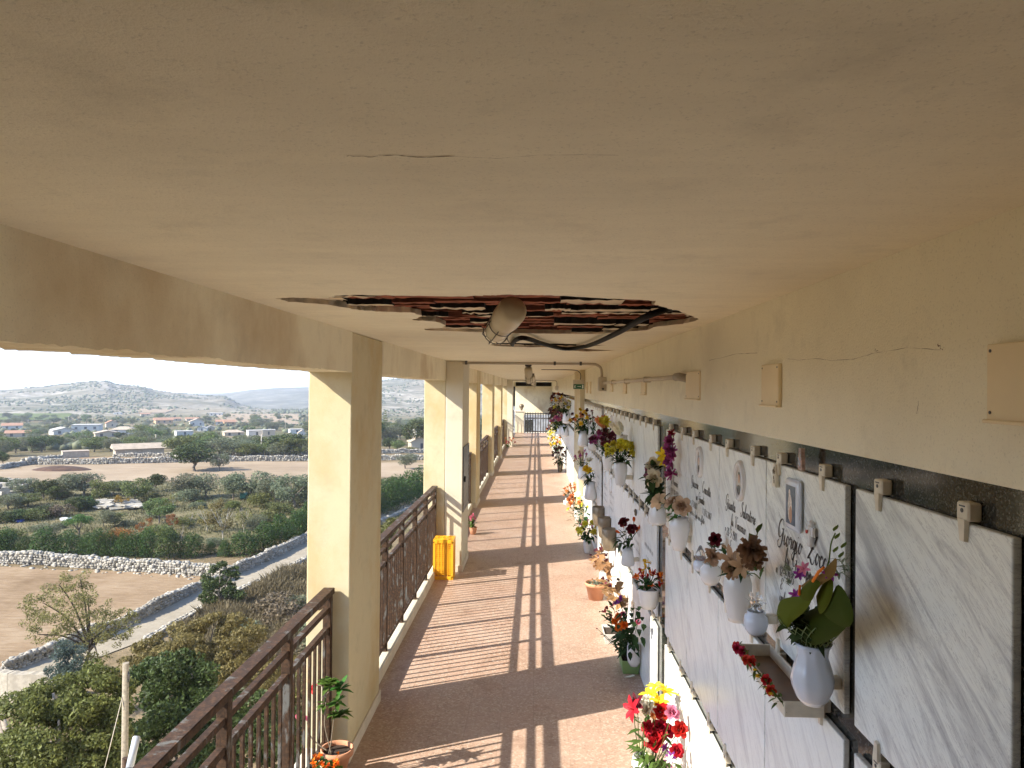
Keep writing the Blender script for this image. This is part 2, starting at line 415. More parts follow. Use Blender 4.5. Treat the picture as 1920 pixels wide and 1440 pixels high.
# hollow-brick ribs seen through the hole: rows across the gallery
mbk, mmo = MB(), MB(); r = random.Random(12)
y = 2.62
while y < 6.9:
    dark = r.uniform(.02, .075); hh = r.uniform(.07, .17); x = -1.2
    while x < .9:
        L = r.uniform(.12, .42); tgt = mbk if r.random() < .68 else mmo
        z = CEIL+(r.uniform(.022, .04) if tgt is mbk else r.uniform(.006, .02)); a = r.uniform(0, .03); bq = r.uniform(0, .03)
        x2 = min(x+L, .93); n = 11; V = []; Fs = []
        for k in range(n+1):
            xx = x+(x2-x)*k/n; j1 = r.uniform(-.022, .022) if tgt is mmo else r.uniform(-.003, .003); j2 = r.uniform(-.03, .03) if tgt is mmo else r.uniform(-.003, .003)
            V += [(xx, y+a+j1, z+r.uniform(0, .004)), (xx, y+hh-bq+j2, z+r.uniform(0, .006)), (xx, y+hh-bq+j2, z+.05), (xx, y+a+j1, z+.05)]
        for k in range(n):
            Fs.append((k*4, k*4+1, k*4+5, k*4+4))
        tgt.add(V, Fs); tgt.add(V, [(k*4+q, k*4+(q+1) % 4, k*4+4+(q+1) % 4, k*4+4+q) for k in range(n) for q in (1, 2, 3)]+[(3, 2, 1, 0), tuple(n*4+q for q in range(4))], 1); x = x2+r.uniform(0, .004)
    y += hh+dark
mbk.build('hollow_bricks', [m_brick, m_brickd], ceil); mmo.build('mortar_ribs', [m_mortar, m_void], ceil)  # rib sides coloured dark to stand in for the shadowed gaps
mv = MB(); mv.box((XC+.002, 2.5, CEIL+.082), (XP-.002, 7, CEIL+.087)); mv.build('shade_sheet', m_void, ceil)  # near-black sheet: the shade above the ribs is put into its colour
ribbon([atZ(x, yy, CEIL-.001) for x, yy in [(650, 292), (690, 294), (740, 291), (790, 295), (850, 293)]], .0016, (0, 0, 1), m_crack, 'crack', ceil, 2)
ribbon([atZ(x, yy, CEIL-.001) for x, yy in [(850, 293), (930, 297), (1010, 291), (1090, 290), (1160, 291)]], .0006, (0, 0, 1), m_crack, 'crack', ceil, 2)
m = MB(); m.box((XO-.3, Y0, 2.958), (4.2, Y1+.0, 3.35)); tag(m.build('roof_slab', m_beam), kind='structure')
m = MB(); m.box((XO, Y0-.25, -.2), (4, Y0-.004, 3.3)); m.box((XO, Y0-.002, -.01), (XC, -.234, 2.95)); tag(m.build('unseen_back_wall', m_wall), 'unseen cream wall added behind the camera to dim the near ceiling', 'wall')  # unseen end wall and side infill, placed to cut light on the near ceiling

# ------------------------------------------------------------------ far end
m = MB(); m.box((-1.2, 41.2, .98), (.94, 41.45, 2.62)); tag(m.build('end_wall', m_beam), 'cream wall hanging across the far end of the gallery', 'wall')
m = MB(); m.box((-2.5, 43.3, 1.4), (2.6, 43.5, 3.3)); tag(m.build('gap_shade', m_void), 'near-black panel standing in for the shaded gap over the end wall', 'shade_panel')  # near-black panel: the gap's shade is put into its colour
m = MB(); m.box((-2.2, 40.004, -.9), (2.4, 52, -.7)); tag(m.build('landing', m_curb), kind='structure')
m = MB()
for k in range(6): m.box((-2.2, 40.2+k*.3, -.7), (2.4, 40.5+k*.3, -.12-k*.1))
tag(m.build('steps', m_curb), 'pale steps going down beyond the far gate', 'steps')
t = thing('chapel_facade', 'pale chapel front with a dark panel beyond the far gate', 'chapel', (0, 52.1, 0))
m = MB(); m.box((-3, 0, -3), (3, .3, 1.4)); m.build('wall', simple('grey_stone_front', (.24, .245, .255), .6, .4, 3), t)
m = MB(); m.box((-.75, -.02, -.6), (-.2, -.002, .2)); m.build('panel', m_gran, t)
t = thing('metal_gate', 'dark metal gate of upright bars closing the far end', 'gate', (-.62, YF-.1, 0))
for z in (.08, .82, 1.08):
    m = MB(); m.box((0, -.02, z-.03), (1.5, .02, z+.03)); m.build('rail', m_cab, t)
bar = MB(); bar.box((-.026, -.026, 0), (.026, .026, 1.14)); bar = bar.mesh('bar', m_cab)
for k in range(11): link('bar', bar, t, (.02+k*.146, 0, 0))
t = thing('stone_post', 'cream stone post with a dark urn beside the far gate', 'post', (-.9, YF-.25, 0))
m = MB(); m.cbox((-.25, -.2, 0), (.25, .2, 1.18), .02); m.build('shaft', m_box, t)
m = MB(); m.cbox((-.29, -.24, 1.182), (.29, .24, 1.25), .015); m.build('cap', m_skirt, t)
m = MB(); m.lathe([(.02, 1.252), (.08, 1.26), (.05, 1.32), (.12, 1.42), (.14, 1.52), (.10, 1.6), (.0, 1.61)], 14, M=Matrix.Translation((.1, 0, 0))); m.build('urn', m_bronze, t)

# ------------------------------------------------------------------ railings
def railing(y0, y1, n, label):
    t = thing('railing', label, 'railing', (-1.36, y0, 0), group='rusty railings between the piers')
    L = y1-y0; pw = .026; ps = L/n
    post = MB(); post.cbox((-pw, -pw, .096), (pw, pw, 1.125), .003); post = post.mesh('post', m_rust)
    for k in range(n+1): link('post', post, t, (0, min(max(k*ps, pw+.004), L-pw-.004), 0))
    m = MB(); m.cbox((-.038, .002, 1.126), (.038, L-.002, 1.166), .004); m.build('top_rail', m_rust, t)
    rl = []
    for z, hgt, nmx in ((1.035, .030, 'mid_rail'), (.905, .036, 'mid_rail'), (.165, .034, 'bottom_rail')):
        q = MB(); q.cbox((-.018, 0, z-hgt/2), (.018, ps-2*pw-.004, z+hgt/2), .002); q = q.mesh(nmx, m_rust)
        for k in range(n): link(nmx, q, t, (0, k*ps+pw+.002, 0))
    nb = max(3, round(ps/.096))-1
    q = MB(); q.cbox((-.009, -.009, .183), (.009, .009, .886), .0015); q = q.mesh('baluster', m_rust)
    for k in range(n):
        for j in range(nb): link('baluster', q, t, (0, k*ps+(j+1)*ps/(nb+1), 0))
    br = MB(); br.tube([(-.02, 0, 1.05), (-.02, .028, 1.05)], .03, 12); br = br.mesh('fixing_plate', m_rust)
    for yy in (.004, L-.03): link('fixing_plate', br, t, (-.04, yy, 0))
    return t
names = ['rusty railing behind the camera', 'nearest rusty railing in the lower left, flaking grey paint', 'rusty railing ending at the yellow crate', 'dark railing just beyond the meter cabinet'] 
for i, y in enumerate(PIERS):
    i += 1
    e = ends[i]-.014
    railing(y+PD+.014, e, 5, names[i] if i < 4 else f'distant dark railing after the {ordn[i-2]} pier')

# ------------------------------------------------------------------ grave slabs
def slabmesh(w_, mat, key, h_=.687):
    m = MB(); m.cbox((0, 0, 0), (.02, w_, h_), .004, seg=2); return m.mesh('grave_slab', mat)
clipm = {}
def clipmesh(kind):
    m = MB(); x = -.008
    m.cbox((x, -.0225, -.020), (.022, .0225, .020), .004)
    def finger(s):
        V = [(-.011, -.013, s*.016), (-.011, .013, s*.016), (-.009, .008, s*.064), (-.009, -.008, s*.064), (-.001, -.015, s*.016), (-.001, .015, s*.016), (-.001, .009, s*.066), (-.001, -.009, s*.066)]
        m.add(V, [(0, 1, 2, 3), (4, 7, 6, 5), (0, 4, 5, 1), (1, 5, 6, 2), (2, 6, 7, 3), (3, 7, 4, 0)])
    if 'd' in kind: finger(-1)
    if 'u' in kind: finger(1)
    m.tube([(-.0095, 0, .002), (-.0079, 0, .002)], .005, 8, 1); m.box((-.0092, -.010, .010), (-.0079, .010, .013), 1)
    return m.mesh('clip', [m_clip, m_cab])
clip_d, clip_ud = clipmesh('d'), clipmesh('ud')
ROWZ = [1.530, .766, .002]; ROWN = ['top', 'middle', 'bottom']; slabs = {}
def put_slab(y0, w_, row, mat, label, group=None, clips=True, mesh=None):
    o = link('grave_slab', mesh or slabmesh(w_, mat, None), None, (XS, y0, ROWZ[row])); tag(o, label, 'grave slab', group or 'marble grave slabs along the wall')
    if clips:
        for f in (.22, .78): link('clip', clip_d if row == 0 else clip_ud, o, (.0, w_*f, .687+(.026 if row == 0 else .0385)))
    return o
def mk(bay, y0, pitch, n, gap=.010, mats=None, labf=None, share=None, clips=True):
    msh = {}
    for k in range(n):
        for row in range(3):
            mt = mats(k, row) if mats else m_marb2
            key = mt.name
            if key not in msh: msh[key] = slabmesh(pitch-gap, mt, None)
            slabs[(bay, k, row)] = put_slab(y0+k*pitch+gap/2, pitch-gap, row, mt, labf(k, row), share, clips, msh[key])
L0 = ['big blank white slab with grey diagonal veins, at the right edge of the picture', 'blank veined slab below the big one at the right edge, with a dark ornament', 'bottom slab under the right edge of the picture']
mk(0, 1.409, .701, 1, .02, lambda k, r_: m_marb, lambda k, r_: L0[r_])
mk('edge', .66, .705, 1, .01, lambda k, r_: m_marb2, lambda k, r_: f'{ROWN[r_]} row marble slab cut off by the right edge of the picture')
LT = {0: 'slab with large black script and a rectangular blue-framed portrait', 1: 'slab with a large oval portrait behind the brown lilies', 2: 'slab with a small oval portrait behind the beige roses', 3: 'slab with a purple and yellow flower cluster hanging on it'}
LM = {0: 'plain slab below the wooden flower tray', 1: 'plain slab below the tall white vase of brown lilies', 2: 'plain slab below the white vase of beige roses', 3: 'plain slab below the white vase of cream roses, beside the granite strip'}
mk(1, 2.165, .7345, 4, .010, lambda k, r_: m_marb if r_ == 0 and k == 0 else m_marb2,
   lambda k, r_: LT[k] if r_ == 0 else (LM[k] if r_ == 1 else f'{"partly sunlit" if k < 2 else "sunlit"} bottom row slab under the {LM[k][6:]}'))
mk(2, 5.463, .72, 6, .010, None, lambda k, r_: f'{ROWN[r_]} row slab, {ordn[k]} beyond the granite strip by the red and orange flowers')
mk(3, 10.13, .72, 5, .010, None, lambda k, r_: f'{ROWN[r_]} row slab, {ordn[4-k]} from the wall pier under the exit sign')
mk(4, 15.75, .72, 33, .010, None, lambda k, r_: f'small distant marble slab in the {ROWN[r_]} row beyond the exit sign', 'distant slabs beyond the exit sign', False)
# far row of clips shows as a comb on the bays: keep them on the near half of the far bay
# granite strips stay bare wall between the bays

# lettering: a pen-script of strokes (x right, y up, x-height .42, capital 1)
GL = {
'G': (.74, [[(.60,.78),(.54,.96),(.36,1.0),(.14,.82),(.08,.5),(.2,.24),(.42,.28),(.57,.5),(.6,.64),(.6,.3),(.48,-.12),(.24,-.22),(.06,-.06),(.22,.1)], [(.44,.6),(.7,.64)]]),
'Z': (.70, [[(.08,.80),(.2,1.0),(.42,.92),(.66,1.02),(.46,.7),(.24,.36),(.02,.06),(.2,.12),(.4,-.06),(.56,-.04),(.64,.14)], [(.2,.5),(.5,.52)]]),
'S': (.60, [[(.56,.84),(.46,1.0),(.28,.92),(.28,.7),(.44,.5),(.44,.2),(.24,-.02),(.04,.1),(.16,.26)]]),
'V': (.62, [[(.02,.78),(.14,.98),(.22,.8),(.26,.3),(.3,0),(.44,.5),(.6,.98),(.68,.9)]]),
'C': (.60, [[(.52,.8),(.5,.98),(.3,.98),(.08,.6),(.1,.18),(.3,0),(.52,.2)]]),
'R': (.66, [[(.1,.0),(.2,.96)], [(.04,.8),(.24,1.0),(.5,.9),(.42,.58),(.22,.52),(.4,.3),(.56,0),(.66,.1)]]),
'E': (.52, [[(.48,.86),(.36,1.0),(.18,.9),(.18,.66),(.34,.54),(.12,.4),(.08,.16),(.26,0),(.46,.16)]]),
'i': (.28, [[(0,.12),(.1,.42),(.08,.1),(.16,0),(.28,.14)], [(.15,.58),(.18,.64)]]),
'o': (.36, [[(.26,.36),(.14,.42),(.04,.2),(.14,0),(.26,.14),(.26,.36),(.38,.32)]]),
'r': (.36, [[(0,.12),(.1,.46),(.12,.38),(.25,.38),(.22,.1),(.28,0),(.36,.12)]]),
'g': (.34, [[(.27,.36),(.14,.42),(.04,.2),(.14,.02),(.26,.2),(.28,.42),(.26,-.2),(.12,-.38),(.03,-.22),(.34,.12)]]),
'c': (.32, [[(.26,.33),(.16,.42),(.04,.2),(.14,0),(.32,.14)]]),
'f': (.30, [[(0,.12),(.2,.6),(.26,.92),(.16,.96),(.11,.5),(.08,-.25),(.0,-.36),(-.02,-.2),(.14,.06),(.30,.14)]]),
'u': (.44, [[(0,.3),(.07,.42),(.06,.1),(.15,0),(.28,.4),(.27,.08),(.34,0),(.44,.12)]]),
's': (.28, [[(0,.1),(.14,.46),(.22,.16),(.14,0),(.02,.06)], [(.14,.02),(.28,.12)]]),
'e': (.30, [[(0,.12),(.22,.28),(.15,.42),(.05,.24),(.12,0),(.30,.14)]]),
'p': (.38, [[(0,.15),(.1,.5),(.07,-.38)], [(.08,.3),(.2,.43),(.28,.22),(.2,0),(.09,.08)], [(.22,.02),(.38,.14)]]),
'n': (.40, [[(0,.3),(.07,.42),(.06,0)], [(.07,.28),(.2,.43),(.25,.3),(.24,.06),(.3,0),(.40,.12)]]),
'm': (.58, [[(0,.3),(.07,.42),(.06,0)], [(.07,.28),(.2,.43),(.24,.3),(.23,.0)], [(.24,.28),(.37,.43),(.42,.3),(.41,.06),(.48,0),(.58,.12)]]),
'b': (.34, [[(.02,.14),(.2,.8),(.12,.96),(.06,.5),(.08,.06),(.2,0),(.28,.2),(.2,.38),(.34,.34)]]),
'l': (.26, [[(0,.12),(.18,.7),(.14,.96),(.06,.6),(.08,.06),(.16,0),(.26,.12)]]),
't': (.28, [[(0,.12),(.13,.76),(.1,.1),(.16,0),(.28,.12)], [(.02,.56),(.24,.58)]]),
'a': (.40, [[(.26,.34),(.14,.42),(.04,.2),(.14,0),(.26,.2),(.28,.4),(.27,.08),(.33,0),(.40,.12)]]),
'v': (.36, [[(0,.3),(.06,.42),(.12,.0),(.24,.3),(.22,.44),(.36,.36)]]),
'z': (.32, [[(.02,.36),(.2,.42),(.04,.02),(.16,.04),(.24,-.02),(.32,.12)]]),
"'": (.14, [[(.08,1.0),(.04,.78)]]), '.': (.16, [[(.04,0),(.07,.04)]]), '-': (.34, [[(.06,.34),(.28,.34)]]), ' ': (.34, []),
'1': (.30, [[(.06,.6),(.2,.8),(.16,0)]]), '2': (.44, [[(.06,.62),(.2,.8),(.36,.62),(.2,.3),(.04,.02),(.2,.06),(.4,0)]]),
'3': (.42, [[(.08,.7),(.24,.8),(.34,.62),(.18,.44),(.34,.26),(.2,0),(.04,.1)]]), '5': (.42, [[(.38,.8),(.14,.8),(.1,.46),(.3,.44),(.34,.16),(.18,0),(.03,.1)]]),
'6': (.42, [[(.32,.78),(.12,.5),(.06,.16),(.2,0),(.34,.18),(.22,.4),(.08,.26)]]), '9': (.42, [[(.34,.6),(.2,.8),(.08,.58),(.2,.42),(.34,.6),(.3,.2),(.14,0)]]),
'0': (.42, [[(.2,.8),(.07,.4),(.18,0),(.34,.4),(.22,.8)]]), '7': (.40, [[(.06,.76),(.36,.8),(.14,0)]]), '8': (.42, [[(.32,.68),(.2,.8),(.1,.62),(.32,.22),(.2,0),(.06,.2),(.32,.68)]]),
'*': (.40, [[(.1,.6),(.3,.3)], [(.3,.6),(.1,.3)], [(.2,.66),(.2,.24)]]), '+': (.34, [[(.17,.9),(.15,.1)], [(.03,.64),(.31,.66)]]),
}
def script(m, text, s0, z0, size, x=-.0012, slab_w=.72, wd=.045, slant=.28):
    """s runs left to right as read: from the slab's far edge (y = slab_w) towards the camera"""
    cx = 0
    for ch in text:
        adv, sts = GL[ch]
        for st in sts:
            pts = smoothcurve([(a, b, 0) for a, b in st], 4 if len(st) > 2 else 1); V = []; Fs = []
            for i, p in enumerate(pts):
                t = pts[min(i+1, len(pts)-1)]-pts[max(0, i-1)]; t = t.normalized() if t.length > 1e-6 else Vector((1, 0, 0))
                w2 = wd*(.55+.75*max(0, -t.y)*(1 if t.y < 0 else .3)); nx, ny = -t.y*w2, t.x*w2
                for sg in (1, -1):
                    X_, Y_ = p.x+sg*nx, p.y+sg*ny
                    V.append((x, slab_w-(s0+(cx+X_+Y_*slant)*size), z0+Y_*size))
                if i: Fs.append((2*i-2, 2*i-1, 2*i+1, 2*i))
            m.add(V, Fs)
        cx += adv
    return cx*size
def inscription(slab, lines, w_):
    m = MB()
    for text, s0, z0, size in lines: script(m, text, s0, z0, size, slab_w=w_)
    return m.build('inscription', m_ink, slab)
wA = .7245
inscription(slabs[(1, 0, 0)], [('Giorgio', .13, .395, .092), ('Zocco', .435, .395, .092), ('fu Giuseppe', .215, .325, .066), ('n. 12-1-1935', .12, .272, .045), ("E'", .17, .222, .045), ('imb', .16, .175, .05)], wA)
inscription(slabs[(1, 1, 0)], [('Giunta', .12, .40, .068), ('Salvatore', .37, .40, .068), ('fu Vincenzo', .22, .33, .058), ('* 28-5-1901', .11, .27, .05), ('I', .0, .2, .0) if 0 else ('E', .2, .21, .05)], wA)
inscription(slabs[(1, 2, 0)], [('Guzzone', .09, .40, .064), ('Concetta', .37, .40, .064), ('in Giunta', .22, .335, .056), ('* 7-5-1927', .07, .28, .045), ('+ 27-2-2007', .38, .28, .045), ('sposa e i figli con affetto', .06, .23, .042)], wA)
inscription(slabs[(1, 3, 0)], [('Giunta', .25, .40, .066), ('fu Bruno' if 0 else 'fu Vincenzo', .2, .33, .055), ('* 7-3-1899 + 18-1-1972', .08, .265, .045)], wA)
def squiggle(slab, w_, rows, seed):
    r_ = random.Random(seed); m = MB()
    for z, s0, s1, sz in rows:
        s = s0; pts = []
        while s < s1:
            L = r_.uniform(.05, .12); e = min(s+L, s1); k = 0
            pts = []
            while s < e:
                pts.append((s/sz, (.42 if k % 2 else 0)+(r_.random() < .15)*.45*(k % 2), 0)); s += sz*.16; k += 1
            if len(pts) > 2:
                V = []; Fs = []; P_ = smoothcurve(pts, 3)
                for i, p in enumerate(P_):
                    V += [(-.0012, w_-p.x*sz, z+(p.y+.05)*sz), (-.0012, w_-(p.x+.05)*sz, z+(p.y-.05)*sz)]
                    if i: Fs.append((2*i-2, 2*i-1, 2*i+1, 2*i))
                m.add(V, Fs)
            s = e+.03
    m.build('inscription', m_ink, slab)
for q, (k, row) in enumerate([(0, 1), (1, 1), (4, 1), (5, 1), (4, 0), (5, 0)]):
    squiggle(slabs[(2, k, row)], .71, [(.42, .14, .58, .075), (.33, .2, .5, .065), (.26, .12, .6, .055)], q)
for q, (k, row) in enumerate([(0, 1), (1, 1), (3, 1), (1, 0), (3, 0)]):
    squiggle(slabs[(3, k, row)], .71, [(.42, .14, .58, .075), (.33, .2, .5, .065), (.26, .12, .6, .055)], q+20)
# portraits in ceramic frames
def oval(slab, s, z, w_, h_, slab_w):
    m = MB(); n = 28; V = []; Fs = []
    prof = [(1.0, 0.0), (1.0, -.012), (.93, -.020), (.80, -.018), (.74, -.010)]
    for (q, x) in prof:
        for j in range(n):
            a = 2*math.pi*j/n; V.append((x, slab_w-s+q*math.cos(a)*w_/2, z+q*math.sin(a)*h_/2))
    for i in range(len(prof)-1):
        for j in range(n): Fs.append((i*n+j, i*n+(j+1) % n, (i+1)*n+(j+1) % n, (i+1)*n+j))
    m.add(V, Fs, 0, True); f = m.build('portrait_frame', m_white, slab)
    m = MB(); V = [(-.0095, slab_w-s+.75*math.cos(2*math.pi*j/n)*w_/2, z+.75*math.sin(2*math.pi*j/n)*h_/2) for j in range(n)]
    m.add(V, [tuple(range(n))], 0)
    person_picture(m, -.0100, slab_w-s, z, w_*.75, h_*.75); m.build('portrait', [m_photo_bg, m_photo_skin, m_photo_dark], f)
m_photo_bg = simple('photo_backdrop', (.50, .44, .38), .25, .1); m_photo_skin = simple('photo_skin', (.52, .30, .20), .25, .05); m_photo_dark = simple('photo_clothes', (.03, .03, .035), .25, .1)
def person_picture(m, x, y, z, w_, h_):
    def ell(cy, cz, a, b, mi, dx, z0=-9, n=20):
        V = [(x-dx, cy+a*math.cos(2*math.pi*j/n), max(z0, cz+b*math.sin(2*math.pi*j/n))) for j in range(n)]; m.add(V, [tuple(range(n))], mi)
    ell(y, z-h_*.30, w_*.34, h_*.16, 2, .0002); ell(y, z+h_*.12, w_*.19, h_*.17, 2, .0004); ell(y, z+h_*.07, w_*.16, h_*.15, 1, .0006)
oval(slabs[(1, 1, 0)], .383, .56, .135, .185, wA)
oval(slabs[(1, 2, 0)], .33, .563, .125, .175, wA)
for k, row in ((4, 1), (5, 1), (4, 0), (5, 0)): oval(slabs[(2, k, row)], .36, .56, .13, .18, .71)
# the rectangular one on the first slab, and its little angel
m = MB(); yA = wA-.334
m.cbox((-.022, yA-.068, .473), (-.001, yA+.068, .655), .014, seg=3, smooth=True); f = m.build('portrait_frame', m_bluew, slabs[(1, 0, 0)])
m = MB(); m.box((-.0234, yA-.044, .495), (-.0222, yA+.044, .632))
def _e(cy, cz, a, b, mi, x): m.add([(x, cy+a*math.cos(.314*j), cz+b*math.sin(.314*j)) for j in range(20)], [tuple(range(20))], mi)
_e(yA+.004, .553, .020, .048, 2, -.0236); _e(yA-.004, .530, .014, .03, 1, -.0238); _e(yA+.008, .604, .009, .014, 2, -.0238); m.build('portrait', [simple('photo_blue', (.10, .14, .2), .2, .3, 30), m_photo_skin, simple('photo_pale', (.66, .58, .52), .25, .4, 60)], f)
ang = thing('angel_figurine', 'tiny white angel figurine with a red heart beside the rectangular portrait', 'figurine', (XS-.014, 2.165+.23, 1.53+.50))
m = MB(); m.lathe([(.0, -.05), (.012, -.045), (.009, -.02), (.013, .0), (.008, .012), (.004, .018)], 10); m.lathe([(.004, .016), (.011, .024), (.011, .034), (.0, .042)], 10); m.build('body', m_white, ang)
for sgn in (1, -1):
    m = MB(); m.cbox((-.004, sgn*.006, -.012), (.003, sgn*.024, .016), .003); m.build('wing', m_white, ang)
m = MB(); m.cbox((-.017, -.007, -.004), (-.011, .007, .009), .003); m.build('heart', simple('red_enamel', (.45, .03, .02), .3), ang)
# carved charms hanging by / standing on the slab edge
for (px, py, sz, lab, mt) in ((1454, 892, .085, 'cream carved plaque hanging from a clip beside the rectangular portrait', m_clip), (1503, 861, .075, 'small painted plaque standing on the slab edge between two clips', simple('painted_plaque', (.42, .30, .26), .5, .6, 60))):
    p = atX(px, py, XS-.012); m = MB(); hh = sz/2
    V = [(-.006, -.019, -hh), (-.006, .019, -hh), (-.006, .012, hh), (-.006, -.012, hh), (.006, -.019, -hh), (.006, .019, -hh), (.006, .012, hh), (.006, -.012, hh)]
    m.add(V, [(0, 1, 2, 3), (4, 7, 6, 5), (0, 4, 5, 1), (1, 5, 6, 2), (2, 6, 7, 3), (3, 7, 4, 0)])
    o = tag(m.build('plaque', mt, None, p), lab, 'plaque'); 
    r_ = random.Random(int(px)); m = MB()
    for q in range(9): a = r_.uniform(-hh*.8, hh*.7); b_ = r_.uniform(-.009, .009); m.tube([(-.007, b_, a), (-.007, b_+r_.uniform(-.008, .008), a+.012)], .0016, 5)
    m.build('relief', m_bronze if px < 1480 else m_bluew, o)
m = MB(); r_ = random.Random(2)
for dy, dz in ((0, 0), (.016, -.012), (-.014, -.016), (.004, -.03), (.022, -.034)): m.cbox((-.008, dy-.008, dz-.010), (.006, dy+.008, dz+.010), .003)
o = m.build('ornament', m_cab, slabs[(0, 0, 1)], (-.004, .34, .63))
m = MB(); r_ = random.Random(4)
for q in range(7): m.cbox((-.012, r_.uniform(-.03, .03), r_.uniform(-.03, .03)), (.0, r_.uniform(.0, .04), r_.uniform(.0, .04)), .004)
m.build('ornament', m_bronze, slabs[(2, 1, 1)], (-.004, .36, .60))

# ------------------------------------------------------------------ fittings on wall and ceiling
def plate(y0, y1, z0, z1, lab, tilt=0, group='cream cover plates on the plaster wall'):
    t = thing('cover_plate', lab, 'cover plate', (XP, (y0+y1)/2, (z0+z1)/2), 0, group); t.rotation_euler.z = tilt
    a, b = (y1-y0)/2, (z1-z0)/2
    m = MB(); m.cbox((-.016, -a, -b), (-.001, a, b), .002); m.cbox((-.026, -a, -b), (-.0162, a, -b+.008), .002); m.build('panel', m_plate, t)
    sc = MB(); sc.tube([(-.0175, 0, 0), (-.0155, 0, 0)], .0035, 8); sc = sc.mesh('screw', m_cab)
    for yy, zz in ((-a+.012, b-.014), (a-.012, b-.014), (-a+.012, -b+.022), (a-.012, -b+.022)): link('screw', sc, t, (0, yy, zz))
def wz(px, py): p = atX(px, py, XP); return p.y, p.z
for (x0, x1, ya, yb, lab, tl) in ((1865, 1990, 640, 798, 'large cream cover plate cut by the right edge of the picture', 0), (1435, 1467, 683, 763, 'cream cover plate with four screws in the middle of the wall', 0), (1288, 1314, 697, 750, 'bent cream cover plate beside the pipe elbow', .05),
        (1208, 1213, 708, 741, 'narrow-looking cover plate under the wall pipe, nearer one', 0), (1171, 1176, 710, 738, 'narrow-looking cover plate under the wall pipe, middle one', 0), (1146, 1150, 712, 735, 'narrow-looking cover plate close to the junction box', 0)):
    ya0, z1 = wz(x1, ya); yb0, _ = wz(x0, ya); _, z0 = wz(x1, yb)
    _, z1 = wz((x0+x1)/2, ya); _, z0 = wz((x0+x1)/2, yb)
    if x0 < 1220 and x0 > 1100: yb0 = ya0+.24
    plate(ya0, min(yb0, ya0+.3), z0, z1, lab, tl)
for k, yy in enumerate((13.0, 12.2)): plate(yy, yy+.24, 2.42, 2.62, f'pale cover plate between the junction box and the exit sign, {"farther" if k == 0 else "nearer"} one')
# conduit across the ceiling, bending down to the junction box, and the pipe along the wall
yj = 9.72
m = MB(); m.tube([(-1.0, yj-.1, CEIL-.03), (.70, yj-.1, CEIL-.03)]+smoothcurve([(.80, yj-.1, CEIL-.035), (.865, yj-.1, CEIL-.075), (.885, yj-.1, CEIL-.15), (.885, yj-.1, 2.66)], 5), .018, 10)
t = tag(m.build('conduit', m_conduit), 'grey conduit crossing the ceiling and bending down to the junction box', 'conduit')
for x in (-.95, .25, .6): m = MB(); m.cbox((x-.015, yj-.125, CEIL-.052), (x+.015, yj-.075, CEIL-.002), .003); m.build('saddle', m_cab, t)
jb = thing('junction_box', 'beige junction box on the wall under the bent conduit', 'junction box', (XP, yj-.08, 2.56))
m = MB(); m.cbox((-.10, -.06, -.09), (-.002, .06, .10), .006); m.build('case', m_boxpl, jb); m = MB(); m.cbox((-.108, -.052, -.08), (-.1005, .052, .09), .003); m.build('cover', m_boxpl, jb)
m = MB(); m.tube([(-.05, -.061, -.06), (-.05, -.12, -.06)], .014, 8); m.build('gland', m_cab, jb)
pe = atX(1268, 696, .905); m = MB()
pz = 2.58
m.tube([(.905, yj-.145, pz), (.905, pe.y, pz+.0)], .017, 10)
m.tube(smoothcurve([(.905, pe.y+.005, pz), (.905, pe.y-.08, pz+.002), (.918, pe.y-.13, pz-.004), (.944, pe.y-.15, pz-.012)], 5), .026, 10, 1)
t = tag(m.build('wall_pipe', [simple('pale_pipe', (.58, .52, .42), .45, .06), simple('grey_elbow', (.30, .26, .20), .5, .1)]), 'pale pipe running along the wall to a grey elbow', 'pipe')
for yy in (5.9, 7.2, 8.4): m = MB(); m.cbox((.886, yy-.012, pz-.024), (.944, yy+.012, pz+.024), .003); m.build('saddle', m_conduit, t)
m = MB(); m.tube([(-1.0, 30.2, CEIL-.03), (.74, 30.2, CEIL-.03)]+smoothcurve([(.82, 30.2, CEIL-.03), (.88, 30.2, CEIL-.1), (.885, 30.2, 2.6)], 4), .02, 8); tag(m.build('conduit', m_conduit), 'thin distant conduit crossing the ceiling near the far end', 'conduit')
m = MB(); m.cbox((.82, 30.1, 2.42), (.943, 30.3, 2.6), .01); m.tube([(.9, 30.1, 2.56), (.9, 28.6, 2.56)], .02, 8); tag(m.build('junction_box', m_boxpl), 'small distant junction box on the wall near the far end', 'junction box')
# exit sign
es = thing('exit_sign', 'green emergency exit sign with a white running figure and arrow', 'exit sign', (.815, 13.55, 2.50))
m = MB(); m.cbox((-.11, -.03, -.01), (.10, .05, .17), .005); m.build('housing', m_boxpl, es)
m_sgreen = simple('sign_green', (.01, .12, .06), .3, 0); m_swhite = simple('sign_white', (.75, .8, .76), .3, 0)
m = MB(); m.box((-.105, -.034, -.005), (.095, -.0305, .085)); m.build('panel', m_sgreen, es)
m = MB(); y = -.0345
def fl(pts): m.add([(a, y, b) for a, b in pts], [tuple(range(len(pts)))])
fl([(-.085, .06), (-.075, .06), (-.075, .07), (-.085, .07)]); fl([(-.09, .035), (-.075, .03), (-.07, .058), (-.083, .058)]); fl([(-.095, .01), (-.088, .008), (-.078, .034), (-.088, .036)]); fl([(-.075, .03), (-.058, .022), (-.06, .014), (-.082, .026)]); fl([(-.07, .055), (-.055, .05), (-.055, .044), (-.072, .046)])
fl([(-.03, .036), (.02, .036), (.02, .044), (-.03, .044)]); fl([(.02, .026), (.036, .04), (.02, .054)])
fl([(.056, .005), (.084, .005), (.084, .075), (.056, .075)]); m.build('pictogram', m_swhite, es)
